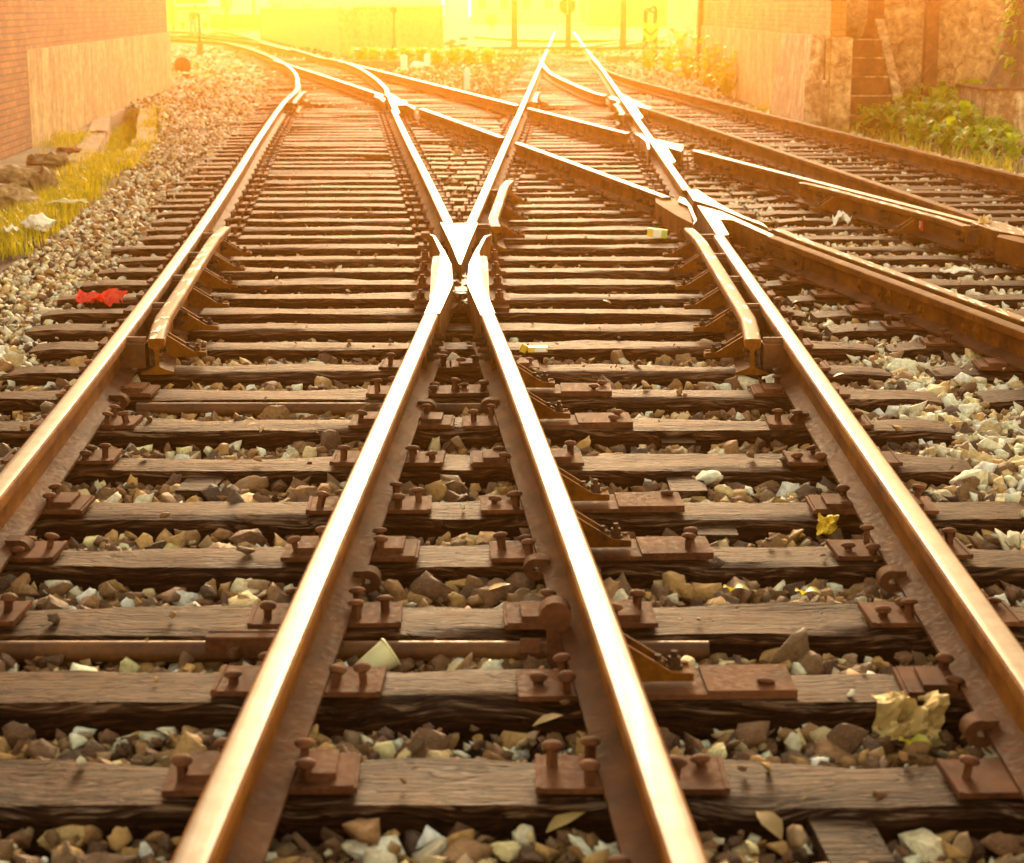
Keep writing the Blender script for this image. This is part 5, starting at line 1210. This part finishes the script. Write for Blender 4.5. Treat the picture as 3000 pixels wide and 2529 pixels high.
# yellow cigarette style cartons
p = at(1568, 1030, 0.018); e = empty('carton', p, 'small flattened yellow carton on a sleeper right of the right bright rail', 'carton')
b = MB(); b.box(p + Vector((.01, 0, .012)), (.085, .05, .022), rot=Matrix.Rotation(.05, 3, 'Z')); child(b, 'pack', ['yellow'], e)
b = MB(); b.box(p + Vector((.022, -.026, .012)), (.05, .0015, .018), rot=Matrix.Rotation(.05, 3, 'Z')); child(b, 'pale_panel', ['paper'], e)
b = MB(); b.box(p + Vector((-.05, -.01, .015)), (.03, .012, .035), rot=Euler((.3, .4, .6)).to_matrix()); child(b, 'torn_flap', ['yellow'], e)
p = at(1925, 694, 0.02); e = empty('carton', p, 'green and white packet standing against a sleeper left of the right guard rail', 'carton')
b = MB(); b.box(p + Vector((0, 0, .025)), (.13, .03, .055), rot=Matrix.Rotation(.1, 3, 'Y')); child(b, 'pack', ['yellow'], e); b = MB(); b.box(p + Vector((.0, -.0165, .025)), (.055, .002, .05), rot=Matrix.Rotation(.1, 3, 'Y')); child(b, 'white_panel', ['white'], e)
b = MB(); b.box(p + Vector((.045, -.0165, .022)), (.03, .002, .048), rot=Matrix.Rotation(.1, 3, 'Y')); child(b, 'green_panel', ['green'], e)
# lengthwise boards between sleepers, right bay
for u0, v0, u1, v1, lab in [(2490, 2490, 2440, 2390, 'short dark board lying lengthwise at the lower right'), (2100, 1560, 2080, 1520, 'short dark board wedged between sleepers right of the right bright rail'), (2010, 1440, 2000, 1395, 'short dark board, second one between sleepers right of the right bright rail'), (1985, 1300, 1975, 1265, 'short dark board, farthest one right of the right bright rail'), (610, 1432, 600, 1400, 'short dark board between sleepers on the left')]:
    a, c = at(u0, v0, -.05), at(u1, v1, -.05); m_ = (a + c) / 2
    b = MB(); b.box((0, 0, 0), (.34 if False else .12, .34, .06)); o = b.build('timber_offcut', ['wood'], loc=m_ + Vector((0, 0, -.01))); o.rotation_euler = (0, 0, rnd.uniform(-.1, .1)); o.color = (.6, .55, .5, 1); tag(o, lab, 'board')
# concrete rubble by the ditch
for k, (u, v, r_, lab) in enumerate([(150, 490, (.26, .16, .10), 'flat broken concrete slab beside the ditch'), (60, 560, (.34, .22, .15), 'grey broken concrete lump at the left edge'), (130, 575, (.12, .10, .15), 'upright dark stone by the left grass'), (20, 620, (.25, .2, .14), 'lowest concrete lump at the left edge above the white litter'), (200, 455, (.14, .1, .06), 'broken orange brick rubble near the left wall foot'), (290, 395, (.1, .06, .04), 'small brick bit on the terrace')]):
    lump('concrete_chunk', at(u, v, ZG) + Vector((0, 0, r_[2] * .5)), r_, 'concrete' if k < 4 else 'brick', lab, 'rubble', 20 + k, 3, .35)

# ------------------------------------------------------------------ air
LIT_X = {}
k = NT('hazy_air')
vol = k.n('VolumePrincipled', None, Color=(1.0, 0.42, 0.06), Density=0.0032, Anisotropy=0.90)
k.t.links.new(vol.outputs[0], k.out.inputs['Volume'])
b = MB(); b.box((0, 200, 5.5), (560, 470, 14.0)); hz_o = b.build('haze', [k.m]); tag(hz_o, kind='stuff')

# ------------------------------------------------------------------ light
SUN_EL, SUN_AZ = R(12.0), R(0.0)
sd = Vector((math.sin(SUN_AZ) * math.cos(SUN_EL), math.cos(SUN_AZ) * math.cos(SUN_EL), math.sin(SUN_EL)))
su = bpy.data.lights.new('sun', 'SUN'); su.energy = 0.7; su.angle = R(12); su.color = (1.0, 0.79, 0.49)
so = bpy.data.objects.new('sun', su); COL.objects.link(so); so.rotation_euler = sd.to_track_quat('Z', 'Y').to_euler(); so.location = sd * 50
wd = bpy.data.worlds.new('World'); sc.world = wd; wd.use_nodes = True; nt = wd.node_tree; nt.nodes.clear()
sky = nt.nodes.new('ShaderNodeTexSky'); sky.sky_type = 'NISHITA'; sky.sun_disc = False; sky.sun_elevation = SUN_EL; sky.sun_rotation = SUN_AZ
sky.dust_density = 0.6; sky.ozone_density = 0.5; sky.air_density = 1.0
mx = nt.nodes.new('ShaderNodeMixRGB'); mx.blend_type = 'MULTIPLY'; mx.inputs[0].default_value = 1.0; mx.inputs[2].default_value = (1.0, 0.67, 0.35, 1)
bg = nt.nodes.new('ShaderNodeBackground'); bg.inputs[1].default_value = 0.15; wo = nt.nodes.new('ShaderNodeOutputWorld')
nt.links.new(sky.outputs[0], mx.inputs[1]); nt.links.new(mx.outputs[0], bg.inputs[0]); nt.links.new(bg.outputs[0], wo.inputs[0])
sc.view_settings.view_transform = 'Standard'; sc.view_settings.look = 'None'; sc.view_settings.exposure = 3.0; sc.view_settings.gamma = 1.0
sc.cycles.max_bounces = 6; sc.cycles.diffuse_bounces = 3; sc.cycles.glossy_bounces = 3; sc.cycles.volume_bounces = 0; sc.cycles.transparent_max_bounces = 6
sc.cycles.use_denoising = True
